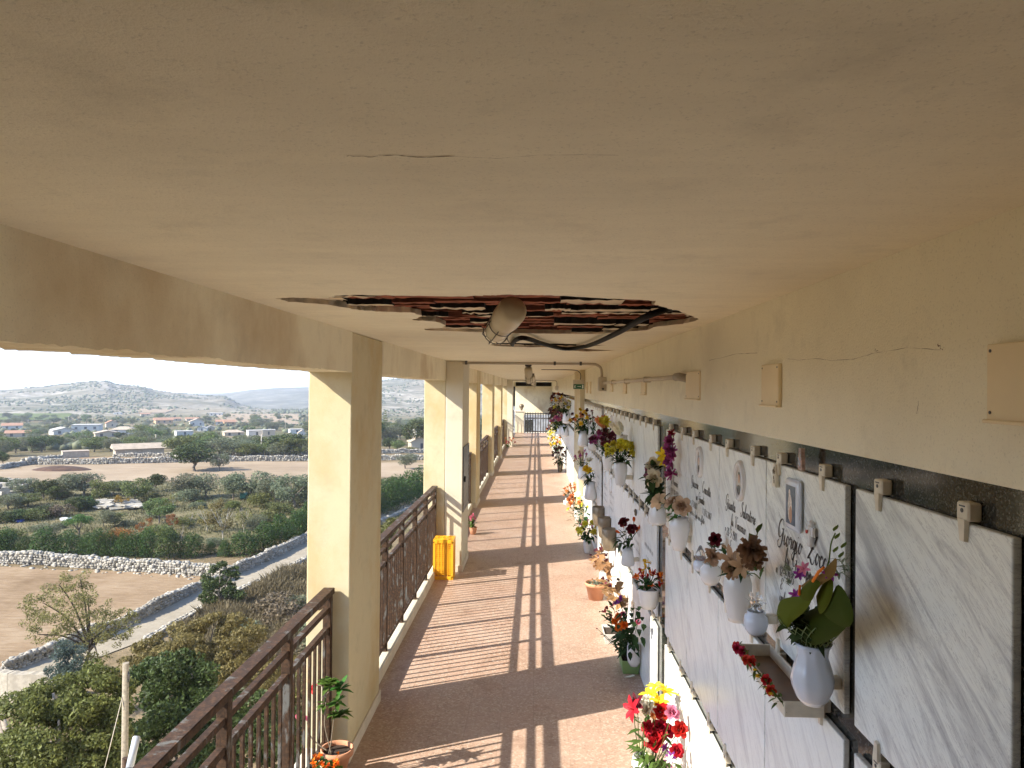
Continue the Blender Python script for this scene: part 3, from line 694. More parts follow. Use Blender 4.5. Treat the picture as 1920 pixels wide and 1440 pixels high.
m = MB(); m.tube(smoothcurve([(.10, 13.57, CEIL-.005), (.70, 13.57, CEIL-.012), (.82, 13.57, CEIL-.05), (.85, 13.57, CEIL-.12), (.84, 13.57, 2.672)], 6), .008, 6); tag(m.build('cable', m_cab), 'thin dark cable along the ceiling to the exit sign', 'cable')
# meter cabinet door on the duct box
cb = thing('meter_cabinet', 'dark grey slatted cabinet door on the side of the white duct box', 'cabinet', (XC+.239, 9.66, .80))
m = MB(); m.box((0, .0, 0), (.012, .80, .035)); m.box((0, 0, .855), (.012, .80, .89)); m.box((0, 0, .036), (.012, .035, .854)); m.box((0, .765, .036), (.012, .8, .854)); m.build('frame', m_cab, cb)
m = MB(); m.box((0.0, .036, .036), (.006, .764, .854)); 
for k in range(12): m.box((.0062, .06, .07+k*.064), (.010, .74, .10+k*.064))
m.build('door', m_cab, cb); m = MB(); m.cbox((.007, .1, .40), (.03, .13, .48), .004); m.build('handle', m_black, cb)

# jar lamps on the ceiling
def lamp_meshes():
    cap, gl, gd = MB(), MB(), MB()
    cap.lathe([(.0, -.015), (.045, -.012), (.062, 0), (.066, .02), (.066, .10), (.06, .125), (.061, .135)], 28)
    cap.tube([(-.058, 0, -.001), (.058, 0, -.001)], .004, 6)
    gl.lathe([(.055, .136), (.056, .20), (.055, .25), (.046, .285), (.028, .305), (.0, .31)], 24)
    for zz in (.17, .27): gd.tube([(.061*math.cos(a), .061*math.sin(a), zz) for a in [2*math.pi*k/20 for k in range(21)]], .0022, 5)
    for a in [2*math.pi*k/6 for k in range(6)]:
        gd.tube([(r_*math.cos(a), r_*math.sin(a), zz) for r_, zz in ((.061, .135), (.061, .27), (.058, .30), (.04, .326), (.012, .334))], .0022, 5)
    return cap.mesh('cap', m_lampcap), gl.mesh('glass_jar', m_lampgl), gd.mesh('wire_guard', m_cab)
LM_ = lamp_meshes()
lampspec = [((960, 583, 3.20), (932, 622, 3.42), 'beige jar lamp with a wire guard hanging over the broken ceiling patch')]
a, b_ = Vector(atY(962, 580, 2.95)), Vector(atY(927, 626, 3.20))
for i, (pos, dirv, lab) in enumerate([(a, (b_-a), lampspec[0][2]), (Vector((-.12, 10.9, 2.80)), Vector((.03, .62, -.72)), 'jar lamp on the ceiling just beyond the conduit'), (Vector((-.09, 17.6, 2.80)), Vector((.03, .62, -.72)), 'second small jar lamp beyond the conduit'), (Vector((-.08, 24.6, 2.80)), Vector((.03, .62, -.72)), 'third small jar lamp beyond the conduit'), (Vector((-.06, 31.5, 2.80)), Vector((.03, .62, -.72)), 'farthest jar lamp, against the dark gap of the end wall')]):
    t = thing('jar_lamp', lab, 'lamp', pos, group='jar lamps along the ceiling'); t.rotation_mode = 'QUATERNION'; t.rotation_quaternion = dirv.to_track_quat('Z', 'Y')
    if i == 0: t.scale = (.95,)*3
    else: t.scale = (.95,)*3
    for n_, me in zip(('cap', 'glass_jar', 'wire_guard'), LM_): link(n_, me, t)
    if i:
        m = MB(); m.cbox((pos.x-.05, pos.y-.06, pos.z+.035), (pos.x+.05, pos.y+.06, CEIL-.002), .004); tag(m.build('lamp_bracket', m_cab), lab.replace('jar lamp', 'bracket of the jar lamp'), 'bracket', 'lamp brackets')
def cpt(px, py, dz, Y=None):
    p = atZ(px, py, CEIL+dz); return p
cab = [atZ(1256, 578, CEIL+.02), atZ(1240, 583, CEIL+.0), atZ(1205, 597, CEIL-.03), atZ(1150, 628, CEIL-.04), atZ(1100, 649, CEIL-.035), atZ(1060, 654, CEIL-.03), atZ(1020, 645, CEIL-.03), atZ(985, 634, CEIL-.04), atZ(968, 637, CEIL-.035), atZ(961, 645, CEIL-.01), atZ(961, 647, CEIL+.02)]
m = MB(); m.tube(smoothcurve(cab, 6), .016, 10); tag(m.build('cable', m_black), 'thick black cable sagging from the broken ceiling patch', 'cable')
m = MB(); m.tube(smoothcurve([atY(951, 613, 3.12), atY(950, 628, 3.7), atY(953, 640, 4.6), atZ(957, 646, CEIL+.01)], 5), .003, 5); tag(m.build('wire', m_black), 'thin wire hanging from the jar lamp', 'wire')
# ================================================================== vases, flowers and things on the floor
def uvec(r): 
    z = r.uniform(-1, 1); a = r.uniform(0, 2*math.pi); q = math.sqrt(1-z*z); return Vector((q*math.cos(a), q*math.sin(a), z))
def petal(m, c, d, up, L, W, curl=.3, cup=.25, mi=0, tip=.15):
    d = d.normalized(); up = (up-d*up.dot(d)); up = up.normalized() if up.length > 1e-4 else d.orthogonal().normalized(); s = d.cross(up)
    V = []
    for i, (t, w) in enumerate(((0, .3), (.4, 1), (.75, .9), (1, tip))):
        p = c+d*(L*t*(1-.25*abs(curl)*t))+up*(curl*L*t*t)
        for k in (-1, 0, 1): V.append(p+s*(k*w*W*.5)+up*(cup*W*(k*k)*w))
    m.add(V, [(i*3+k, i*3+k+1, i*3+k+4, i*3+k+3) for i in range(3) for k in (0, 1)], mi, True)
def rose(m, c, r_, rg, mi=0, ax=None):
    ax = (ax or Vector((-.5, -.6, .7))).normalized(); u = ax.orthogonal().normalized(); w = ax.cross(u)
    for ring, (n, tilt, L, cur) in enumerate(((3, .15, .55, -.45), (4, .45, .75, -.3), (5, .85, .95, -.1), (6, 1.15, 1.05, .25))):
        for k in range(n):
            a = 2*math.pi*(k+ring*.37)/n+rg.uniform(-.2, .2); o = u*math.cos(a)+w*math.sin(a)
            petal(m, c+o*r_*.08*ring, ax*math.cos(tilt)+o*math.sin(tilt), ax if ring > 1 else -o, r_*L*rg.uniform(.9, 1.1), r_*1.0, -cur, .28, mi, .55)
def mum(m, c, r_, rg, mi=0, ax=None, n=64):
    ax = (ax or Vector((-.5, -.5, .7))).normalized()
    for k in range(n):
        d = uvec(rg); d = (d+ax*1.1*rg.random()); 
        if d.dot(ax) < -.25: d -= ax*2*d.dot(ax)
        petal(m, c, d, ax, r_*rg.uniform(.75, 1.05), r_*.27, .15, .1, mi, .8)
def lily(m, c, r_, rg, mi=0, ax=None, n=6):
    ax = (ax or Vector((-.5, -.7, .5))).normalized(); u = ax.orthogonal().normalized(); w = ax.cross(u)
    for k in range(n):
        a = 2*math.pi*k/n+rg.uniform(-.15, .15); o = u*math.cos(a)+w*math.sin(a)
        petal(m, c, ax*.75+o, ax, r_*rg.uniform(.9, 1.15), r_*.42, -.35, .12, mi, .05)
    for k in range(4): m.tube([c, c+ax*r_*.5+uvec(rg)*r_*.15], r_*.02, 4, mi)
def bud(m, c, r_, rg, mi=0, ax=None):
    ax = (ax or Vector((-.2, -.2, 1))).normalized(); u = ax.orthogonal().normalized(); w = ax.cross(u)
    for k in range(5):
        a = 2*math.pi*k/5; petal(m, c+(u*math.cos(a)+w*math.sin(a))*r_*.15, ax+(u*math.cos(a)+w*math.sin(a))*.2, -(u*math.cos(a)+w*math.sin(a)), r_*1.5, r_*.6, .1, .2, mi, .1)
def small(m, c, r_, rg, mi=0, ax=None):
    for k in range(9): petal(m, c, uvec(rg)+(ax or Vector((-.3, -.3, .6))), Vector((0, 0, 1)), r_, r_*.5, .1, .1, mi, .5)
FL_ = dict(rose=rose, chrysanthemum=mum, lily=lily, bud=bud, blossom=small)
def leaf(m, c, d, L, W, mi=0, droop=.3):
    d = Vector(d).normalized(); up = Vector((0, 0, 1)); s = d.cross(up); s = s.normalized() if s.length > 1e-4 else Vector((1, 0, 0)); n = s.cross(d)
    V = []
    for t, w in ((0, .12), (.3, .95), (.65, .8), (1, .03)):
        p = c+d*L*t-Vector((0, 0, 1))*droop*L*t*t
        V += [p-s*w*W/2+n*.12*W*w, p, p+s*w*W/2+n*.12*W*w]
    m.add(V, [(i*3+k, i*3+k+1, i*3+k+4, i*3+k+3) for i in range(3) for k in (0, 1)], mi, True)

def bouquet(name, label, pos, heads, spread=(.08, .08, .12), leaves=40, leafmat_=None, leafL=.05, stems=True, seed=1, group=None, parts=True, drop=.0, base=None, leafz=(.0, .8), leafW=.42):
    """heads: list of (kind, petal colour, radius, count) scattered, or (kind, colour, radius, [(x,y,z)...]) at places relative to pos"""
    rg = random.Random(seed); t = thing(name, label, 'flowers', pos, 0, group or 'flowers at the grave slabs')
    sx, sy, sz = spread; base = Vector(base or (0, 0, 0)); allh = []
    merged = MB(); mats = []
    for kind, colr, rad, where in heads:
        if isinstance(where, int):
            pts = []
            for k in range(where):
                best = None
                for _ in range(12):
                    a = rg.uniform(0, 2*math.pi); q = math.sqrt(rg.random()); p = Vector((math.cos(a)*q*sx, math.sin(a)*q*sy, sz*(1.0-.45*q*q)+rg.uniform(-.15, .1)*sz))
                    dmin = min([(p-h).length for h in allh+pts] or [9])
                    if best is None or dmin > best[0]: best = (dmin, p)
                pts.append(best[1])
        else: pts = [Vector(p) for p in where]
        mt = P[colr]
        for p in pts:
            allh.append(p); ax = Vector((p.x/(sx+.01)*.6-.3, p.y/(sy+.01)*.5-.5, .55))
            if parts:
                m = MB(); FL_[kind](m, p, rad*rg.uniform(.85, 1.15), rg, 0, ax); m.build(kind, mt, t)
            else:
                if mt not in mats: mats.append(mt)
                FL_[kind](merged, p, rad*rg.uniform(.85, 1.15), rg, mats.index(mt), ax)
    lm = leafmat_ or L_dark; m = MB() if parts else merged; mi = 0
    if not parts: mats.append(lm); mi = len(mats)-1
    for k in range(leaves):
        h = rg.choice(allh) if allh else Vector((0, 0, sz)); tt = rg.uniform(*leafz); p = base.lerp(h, tt)+Vector((rg.uniform(-1, 1)*sx*.35, rg.uniform(-1, 1)*sy*.35, 0))
        d = Vector((p.x, p.y, .02))*3+uvec(rg)*.35+Vector((-.1, -.1, .1)); leaf(m, p, d, leafL*rg.uniform(.6, 1.25), leafL*leafW, mi, rg.uniform(-.1, .6))
    if stems:
        for h in allh: m.tube(smoothcurve([base+Vector((rg.uniform(-.01, .01), rg.uniform(-.01, .01), -drop)), base.lerp(h, .5)+Vector((rg.uniform(-.01, .01), 0, .01)), h], 3), .0025, 5, mi)
    if parts and m.v: m.build('leaves', lm, t)
    if not parts: merged.build('blooms', mats, t)
    return t

V_TALL = [(.0, 0), (.030, .002), (.046, .02), (.060, .055), (.062, .075), (.054, .11), (.043, .145), (.046, .17), (.056, .188), (.052, .186), (.041, .168), (.036, .14), (.0, .13)]
V_BIG = [(.0, 0), (.034, .002), (.040, .02), (.048, .07), (.056, .12), (.057, .155), (.05, .18), (.048, .192), (.044, .190), (.044, .17), (.0, .15)]
V_JAR = [(.0, 0), (.034, .002), (.042, .03), (.055, .09), (.063, .14), (.062, .165), (.052, .185), (.054, .198), (.048, .197), (.046, .17), (.0, .15)]
V_ROUND = [(.0, 0), (.028, .002), (.042, .02), (.050, .05), (.046, .078), (.034, .09), (.036, .10), (.031, .099), (.028, .08), (.0, .07)]
V_CONE = [(.0, 0), (.03, .003), (.055, .012), (.064, .03), (.058, .08), (.048, .14), (.042, .19), (.038, .188), (.04, .14), (.0, .12)]
V_POT = [(.0, 0), (.045, .002), (.06, .03), (.072, .09), (.076, .13), (.08, .14), (.076, .141), (.07, .12), (.0, .11)]
V_CUP = [(.0, 0), (.022, .002), (.036, .02), (.042, .06), (.045, .11), (.047, .15), (.042, .15), (.04, .1), (.0, .09)]
def vase(label, pos, prof, mat=None, k=1.0, bracket=True, flute=0, n=32, group='white vases'):
    t = thing('vase', label, 'vase', pos, 0, group); m = MB()
    wob = (lambda a, z: flute*math.cos(9*a+z*18)*min(1, z*12)) if flute else None
    m.lathe([(r_*k, z*k) for r_, z in prof], n, 0, None, True, wob); m.build('body', mat or m_white, t)
    if bracket:
        dx = XS-pos[0]; m = MB(); m.cbox((.045*k, -.016, .05*k), (dx-.003, .016, .085*k), .003); m.build('bracket', m_clip, t)
    return t
def onwall(px, py, X): return atX(px, py, X)

# --- on the near bay
v = onwall(1523, 1320, .845); vase('pale bluish fluted vase in the lower right holding the green anthuriums', v, V_TALL, m_bluew, 1.0, True, .025, 60)
# anthurium bouquet (local axes: -y towards the camera, -x into the gallery)
t = thing('anthurium_bouquet', 'big green anthurium bouquet wrapped in green netting, in the bluish vase', 'flowers', (v.x, v.y, v.z+.185), 0, 'flowers at the grave slabs'); rg = random.Random(5)
def rel(px, py, X): return atX(px, py, X)-Vector((v.x, v.y, v.z+.185))
def heartleaf(m, pts, c, mi=0, dome=.02, nrm=Vector((-.6, -.7, .2))):
    """a broad leaf from its outline, domed in the middle"""
    n = len(pts); nrm = nrm.normalized(); V = list(pts); 
    ring = [p.lerp(c, .5)+nrm*dome*.8 for p in pts]; V += ring+[c+nrm*dome*.55]
    m.add(V, [(i, (i+1) % n, n+(i+1) % n, n+i) for i in range(n)]+[(n+i, n+(i+1) % n, 2*n) for i in range(n)], mi, True)
m_anth = leafmat('anthurium_green', (.080, .100, .009), .05, .15, 0.0, .7, .06); m_antr = leafmat('anthurium_bronze', (.20, .125, .04), .1, .2, 0.0, .7, .06); m_antd = leafmat('anthurium_deep', (.036, .052, .006), .08, .12, 0.0, .7, .06)
for pts, c, mt, X in (([(1543,1150),(1560,1115),(1572,1096),(1590,1118),(1600,1150),(1596,1172),(1582,1176),(1560,1166)], (1578,1140), m_antd, .80),
                      ([(1456,1150),(1462,1128),(1480,1120),(1510,1119),(1521,1128),(1505,1150),(1486,1165),(1474,1180),(1462,1168)], (1487,1142), m_anth, .76),
                      ([(1502,1098),(1520,1085),(1545,1072),(1566,1046),(1569,1062),(1562,1082),(1540,1097),(1520,1120),(1508,1112)], (1538,1085), m_antr, .77),
                      ([(1497,1110),(1520,1088),(1538,1092),(1530,1110),(1520,1128),(1503,1128)], (1517,1108), m_anth, .76),
                      ([(1530,1118),(1545,1090),(1560,1085),(1562,1110),(1550,1140),(1536,1150)], (1547,1115), m_anth, .79),
                      ([(1490,1190),(1510,1150),(1540,1140),(1580,1160),(1590,1172),(1565,1195),(1530,1210),(1500,1205)], (1540,1178), m_antd, .82)):
    m = MB(); heartleaf(m, [p for p in smoothcurve([rel(*p, X) for p in pts+pts[:1]], 3)[:-1]], rel(*c, X)); m.build('leaf', mt, t)
m = MB(); m.tube([rel(1524, 1090, .75), rel(1535, 1072, .748), rel(1545, 1064, .748)], [.004, .0045, .003], 6); m.build('spadix', P['orange'], t)
m = MB(); m.tube([rel(1498, 1115, .75), rel(1500, 1098, .745)], [.004, .003], 6); m.build('spadix', P['orange'], t)
m = MB()
m.tube(smoothcurve([rel(1530, 1105, .79), rel(1552, 1060, .79), rel(1558, 1020, .80), rel(1566, 1000, .80)], 5), .002, 5)
for d in ((1575, 990), (1578, 1005), (1590, 1022), (1575, 1030), (1585, 1040)):
    leaf(m, rel(d[0]-12, d[1]+6, .80), Vector((.05, -.4, .3)), .028, .014, 0, -.2)
m.build('green_spray', L_olive, t)
m = MB()
for q in range(26):
    a = rel(1575, 1060, .82); leaf(m, a+uvec(rg)*.018, uvec(rg)+Vector((0, -.4, 0)), .03, .008, 0, .1)
    b_ = rel(1480, 1082, .80); leaf(m, b_+Vector((0, rg.uniform(-.02, .02), rg.uniform(-.03, .03))), Vector((rg.uniform(-.5, 0), rg.uniform(-.5, 1), .3)), .025, .007, 0, .1)
m.build('silver_leaves', L_grey, t)
for px, py in ((1500, 1078), (1492, 1116), (1558, 1076)): m = MB(); lily(m, rel(px, py, .775), .022, rg); m.build('orchid', P['purple'], t)
m = MB(); lily(m, rel(1508, 1067, .765), .022, rg, 0); m.build('orchid', P['pink'], t)
m = MB()   # netting: a flared skirt of thin green strands
c0 = Vector((0, 0, .0)); ringn, rown = 22, 6; G_ = []
for i in range(rown):
    q = i/(rown-1); rr = .042+.062*q; row = []
    for k in range(ringn):
        a = 2*math.pi*(k+.5*(i % 2))/ringn; row.append(Vector((math.cos(a)*rr*.8-.012*q, math.sin(a)*rr*1.15, -.004+.075*q+.012*q*math.sin(a*3+1))))
    G_.append(row)
for i in range(rown-1):
    for k in range(ringn):
        m.tube([G_[i][k], G_[i+1][k]], .0016, 4, 0, False); m.tube([G_[i][k], G_[i+1][(k-1+2*(i % 2)) % ringn]], .0016, 4, 0, False)
m.build('netting', simple('green_netting', (.16, .22, .08), .6), t)
m = MB()
for k in range(170): a_ = rg.uniform(0, 6.28); q_ = rg.uniform(.0, .075); leaf(m, Vector((math.cos(a_)*q_*.75-.01, math.sin(a_)*q_, rg.uniform(.0, .03)+q_*.7)), uvec(rg)*.8+Vector((math.cos(a_)*.5-.2, math.sin(a_)*.5, .5)), .05, .024)
m.build('leaves', L_dark, t)

w2 = onwall(1417, 1190, .85); vase('small bluish vase holding clear crumpled wrapping', w2, V_ROUND, m_bluew, .92)
m = MB()
for k in range(70):
    c = Vector((rg.uniform(-.022, .022), rg.uniform(-.022, .022), rg.uniform(.0, .065))); a, b_ = uvec(rg)*.016, uvec(rg)*.016; m.add([c, c+a, c+a+b_, c+b_], [(0, 1, 2, 3)])
tag(m.build('clear_wrapping', m_glass, None, (w2.x, w2.y, w2.z+.088)), 'clear crumpled wrapping sticking out of the small bluish vase', 'wrapping')
w3 = onwall(1382, 1165, .845); vase('tall white vase holding brown lilies and chrysanthemums', w3, V_BIG, m_white, 1.03)
def r3(px, py, X, o, h): p = atX(px, py, X)-Vector((o.x, o.y, o.z+h)); return tuple(p)
q = lambda px, py, X=.82: r3(px, py, X, w3, .195)
bouquet('lily_bouquet', 'faded brown lilies and chrysanthemums in the tall white vase', (w3.x, w3.y, w3.z+.195), [('lily', 'tan', .062, [q(1372, 1050, .79), q(1392, 1062, .79)]), ('chrysanthemum', 'brown', .058, [q(1410, 1030, .80), q(1415, 1048, .82)]), ('chrysanthemum', 'tan', .045, [q(1375, 1068, .79)]), ('bud', 'tan', .02, [q(1362, 1028, .8)])], (.06, .06, .1), 26, L_dark, .06, seed=3)
m = MB(); c0_ = atX(1400, 1075, .83)
for px, py in ((1412, 1005), (1420, 1000), (1405, 1000), (1418, 1070), (1425, 1085), (1365, 1078)): leaf(m, atX(px, py, .82), Vector((rg.uniform(-.4, .2), rg.uniform(-.8, .2), rg.uniform(-.2, .8))), .06, .028, 0, .2); m.tube(smoothcurve([c0_, c0_.lerp(atX(px, py, .82), .6)+Vector((0, 0, .01)), atX(px, py, .82)], 4), .0022, 5)
tag(m.build('leaf_sprig', L_mid), 'green leaf sprig standing behind the brown lilies', 'leaves')
w4 = onwall(1332, 1096, .86); vase('small round white vase holding a brown chrysanthemum', w4, V_ROUND, m_white, 1.05)
q = lambda px, py, X=.84: r3(px, py, X, w4, .1)
bouquet('chrysanthemum_bouquet', 'single faded brown chrysanthemum in the small round vase', (w4.x, w4.y, w4.z+.1), [('chrysanthemum', 'tan', .052, [q(1336, 1043, .82)])], (.04, .04, .06), 6, L_grey, .035, seed=4)
bouquet('red_rose', 'single red rose with dark leaves above the brown chrysanthemum', atX(1336, 1040, .88), [('rose', 'darkred', .026, [tuple(atX(1341, 1012, .87)-atX(1336, 1040, .88))])], (.05, .06, .07), 12, L_dark, .06, seed=6, leafW=.6)
w5 = onwall(1313, 1071, .875); t = vase('pale blue grave candle holder with red wax and a clear hood', w5, [(.0, 0), (.024, .002), (.036, .015), (.038, .04), (.03, .055), (.026, .06), (.0, .05)], m_bluew, 1.0)
m = MB(); m.lathe([(.026, .061), (.03, .075), (.022, .10), (.006, .135), (.0, .137)], 16); m.build('glass_hood', m_glass, t); m = MB(); m.lathe([(.0, .058), (.02, .059), (.02, .078), (.0, .08)], 12); m.build('wax', simple('red_wax', (.45, .05, .03), .4), t)
w6 = onwall(1273, 1032, .86); vase('large white vase holding beige roses', w6, V_JAR, m_white, 1.0)
q = lambda px, py, X=.84: r3(px, py, X, w6, .2)
bouquet('rose_bouquet', 'faded beige roses in the large white vase', (w6.x, w6.y, w6.z+.2), [('rose', 'beige', .048, [q(1259, 944, .83), q(1279, 950, .83), q(1237, 942, .80)]), ('rose', 'tan', .04, [q(1268, 940, .86)])], (.07, .08, .08), 22, L_mid, .065, seed=8)
w7 = onwall(1232, 985, .845); vase('white cone-shaped vase holding cream roses and a dark red leaf', w7, V_CONE, m_white, 1.0)
q = lambda px, py, X=.83: r3(px, py, X, w7, .19)
t = bouquet('rose_bouquet', 'cream roses with a dark red leaf and dark greenery in the cone-shaped vase', (w7.x, w7.y, w7.z+.19), [('rose', 'cream', .055, [q(1228, 874, .80), q(1227, 897, .77)])], (.09, .10, .18), 130, L_dark, .09, seed=9, leafW=.5, leafz=(-.1, 1.0))
m = MB(); ctr = Vector(q(1219, 893, .79)); star = []
for k in range(18): a = 2*math.pi*k/18; rr = .085 if k % 2 else .06; star.append(ctr+Vector((math.cos(a)*.5*rr, -math.cos(a)*.5*rr+math.sin(a)*.02, math.sin(a)*rr*1.1)))
heartleaf(m, star, ctr, 0, .012); m.build('red_leaf', P['plum'], t)
# flower cluster hanging on the fourth slab
pw = atX(1266, 850, .90); t = thing('flower_wreath', 'purple chrysanthemum cluster with a yellow bloom hanging on the fourth slab', 'wreath', pw, 0)
for dz, dy, rad, cl in ((-.13, .0, .055, 'magenta'), (-.06, .02, .06, 'magenta'), (.02, -.01, .065, 'magenta'), (.08, .0, .055, 'magenta'), (-.02, -.04, .05, 'magenta'), (.05, .05, .045, 'magenta'), (.13, .0, .035, 'red')):
    m = MB(); mum(m, Vector((-.02, dy, dz)), rad, rg, 0, Vector((-.8, -.5, .2)), 40); m.build('chrysanthemum', P[cl], t)
m = MB(); lily(m, Vector((-.06, .075, -.02)), .06, rg); lily(m, Vector((-.05, .07, -.06)), .05, rg); m.build('yellow_bloom', P['yellow'], t)
# wooden flower tray hung under the first slab
y0t, y1t, xt, zt = 2.30, 2.82, .80, 1.508
t = thing('flower_tray', 'shallow wooden tray hung on the wall below the black script, edged with flowers', 'tray', (xt, y0t, zt-.05))
m = MB(); L_ = y1t-y0t; D_ = XS-xt-.002; m.box((.008, .008, 0), (D_-.008, L_-.008, .006)); m.build('base', m_wood, t)
for a, b_ in (((0, 0, 0), (D_, .008, .05)), ((0, L_-.008, 0), (D_, L_, .05)), ((0, .0082, 0), (.008, L_-.0082, .042)), ((D_-.008, .0082, 0), (D_, L_-.0082, .05))):
    m = MB(); m.cbox(a, b_, .002); m.build('side', m_clip, t)
t = thing('flower_garland', 'row of small red roses and yellow buds along the front edge of the tray', 'garland', (xt-.006, y0t, zt-.005), 0); rg = random.Random(21)
for k in range(15):
    y = .03+k*.033; cl = 'red' if k in (2, 4, 9, 10, 12, 13, 14) else ('yellow' if k in (5, 6, 7, 1, 3) else None)
    if cl: m = MB(); (rose if cl == 'red' else bud)(m, Vector((rg.uniform(-.012, .004), y, rg.uniform(-.012, .01))), .017 if cl == 'red' else .014, rg, 0, Vector((-.8, -.6, .3))); m.build('rose' if cl == 'red' else 'bud', P[cl], t)
m = MB()
for k in range(60): leaf(m, Vector((rg.uniform(-.008, .006), rg.uniform(.01, .5), rg.uniform(-.02, .015))), uvec(rg)+Vector((-.3, 0, .5)), .03, .01)
m.tube([(0, .01, 0), (0, .51, 0)], .003, 5); m.build('leaves', L_mid, t)

# --- second bay (beyond the granite strip)
def wv(lab, px, pyb, X, prof, k=1.0, mat=None, fl=0): p = atX(px, pyb, X); vase(lab, p, prof, mat, k, True, fl); return p
a = wv('fluted white vase holding the yellow chrysanthemums', 1163, 910, .81, V_BIG, 1.15, None, .03)
bouquet('chrysanthemum_bouquet', 'large bunch of lemon yellow chrysanthemums in the fluted vase', (a.x, a.y, a.z+.22), [('chrysanthemum', 'lemon', .042, 22)], (.15, .15, .19), 70, L_dark, .08, seed=31)
a = wv('white vase holding the plum and yellow chrysanthemums', 1139, 882, .83, V_BIG, 1.15)
bouquet('chrysanthemum_bouquet', 'plum chrysanthemums topped with yellow ones in the second bay', (a.x-.02, a.y, a.z+.2), [('chrysanthemum', 'plum', .045, 22), ('chrysanthemum', 'magenta', .036, 10), ('chrysanthemum', 'lemon', .05, [(-.02, -.08, .36), (.0, -.02, .38), (-.04, .05, .37), (.03, -.1, .33)])], (.18, .18, .24), 20, L_dark, .07, seed=32)
a = wv('white vase holding orange spiky blooms', 1139, 838, .85, V_CUP, 1.2)
bouquet('spiky_bouquet', 'tall orange spear-shaped blooms behind the plum chrysanthemums', (a.x, a.y, a.z+.17), [('bud', 'salmon', .11, [(-.03, .08, .05), (.0, .0, .08), (-.03, -.08, .06)])], (.1, .1, .1), 8, L_dark, .08, seed=33)
a = wv('white vase holding white spear-shaped buds', 1166, 850, .85, V_CUP, 1.2)
bouquet('spiky_bouquet', 'white spear-shaped buds beside the orange ones', (a.x, a.y, a.z+.17), [('bud', 'white', .09, [(-.03, .07, .03), (.0, -.02, .05), (-.03, -.09, .02)])], (.1, .1, .1), 0, L_dark, .08, seed=34)
a = wv('white vase holding dark red and orange roses', 1177, 1062, .83, V_CONE, .95)
bouquet('rose_bouquet', 'small dark red and orange roses in a white wall vase', (a.x, a.y, a.z+.18), [('rose', 'darkred', .045, [(-.03, .03, .2), (.02, -.1, .17)]), ('bud', 'orange', .035, 5)], (.12, .14, .22), 30, L_dark, .08, seed=35)
a = wv('wide white pot holding the red and yellow flowers beside the granite strip', 1216, 1141, .83, V_POT, 1.05)
bouquet('mixed_bouquet', 'red, orange and yellow flowers in the wide white pot', (a.x, a.y, a.z+.145), [('blossom', 'yellow', .035, [(-.02, .06, .17), (.0, .0, .19), (-.03, -.05, .16)]), ('blossom', 'orange', .036, 7), ('blossom', 'red', .034, 6)], (.10, .13, .12), 34, L_dark, .07, seed=36)
a = wv('white vase beside the dark red roses, half hidden', 1153, 1082, .87, V_ROUND, .95)
for i, (px, py) in enumerate(((1123, 985), (1134, 1008), (1143, 1032))):
    a = atX(px, py, .86); t = thing('bronze_vase', f'{["farthest", "middle", "nearest"][i]} of the three brown metal vases fixed to the slabs', 'vase', a, 0, 'brown metal vases')
    m = MB(); m.lathe([(.0, 0), (.06, .002), (.075, .02), (.085, .13), (.092, .24), (.088, .25), (.08, .24), (.0, .2)], 14); m.build('body', m_bronze, t)
# --- third bay
for (px, pyb, X, lab, vl, hd, sp, nl, k) in (
    (1093, 838, .84, 'big dark bunch of yellow and rust chrysanthemums near the exit sign', 'white vase under the big dark bunch near the exit sign', [('chrysanthemum', 'yellow', .045, 11), ('chrysanthemum', 'salmon', .04, 8), ('chrysanthemum', 'darkred', .04, 8)], (.26, .22, .36), 110, 1.5),
    (1112, 845, .86, 'thin dried red sprays left of the plum chrysanthemums', 'white vase of dried red sprays', [('blossom', 'plum', .03, 12)], (.08, .1, .34), 12, 1.3),
    (1091, 900, .84, 'dusty pink dried flowers low in the third bay', 'white vase of dusty pink flowers', [('blossom', 'magenta', .05, 9), ('blossom', 'tan', .05, 8)], (.17, .16, .26), 12, 1.3),
    (1107, 938, .84, 'white and golden chrysanthemums in a grey-white vase', 'grey-white vase of golden chrysanthemums', [('chrysanthemum', 'white', .07, [(-.02, .0, .33)]), ('chrysanthemum', 'yellow', .075, [(-.06, -.02, .2), (-.02, -.06, .18)])], (.13, .13, .2), 40, 1.5)):
    a = wv(vl, px, pyb, X, V_CONE, k); bouquet('grave_flowers', lab, (a.x, a.y, a.z+.18*k), hd, sp, nl, L_dark, .10, seed=px, parts=True)

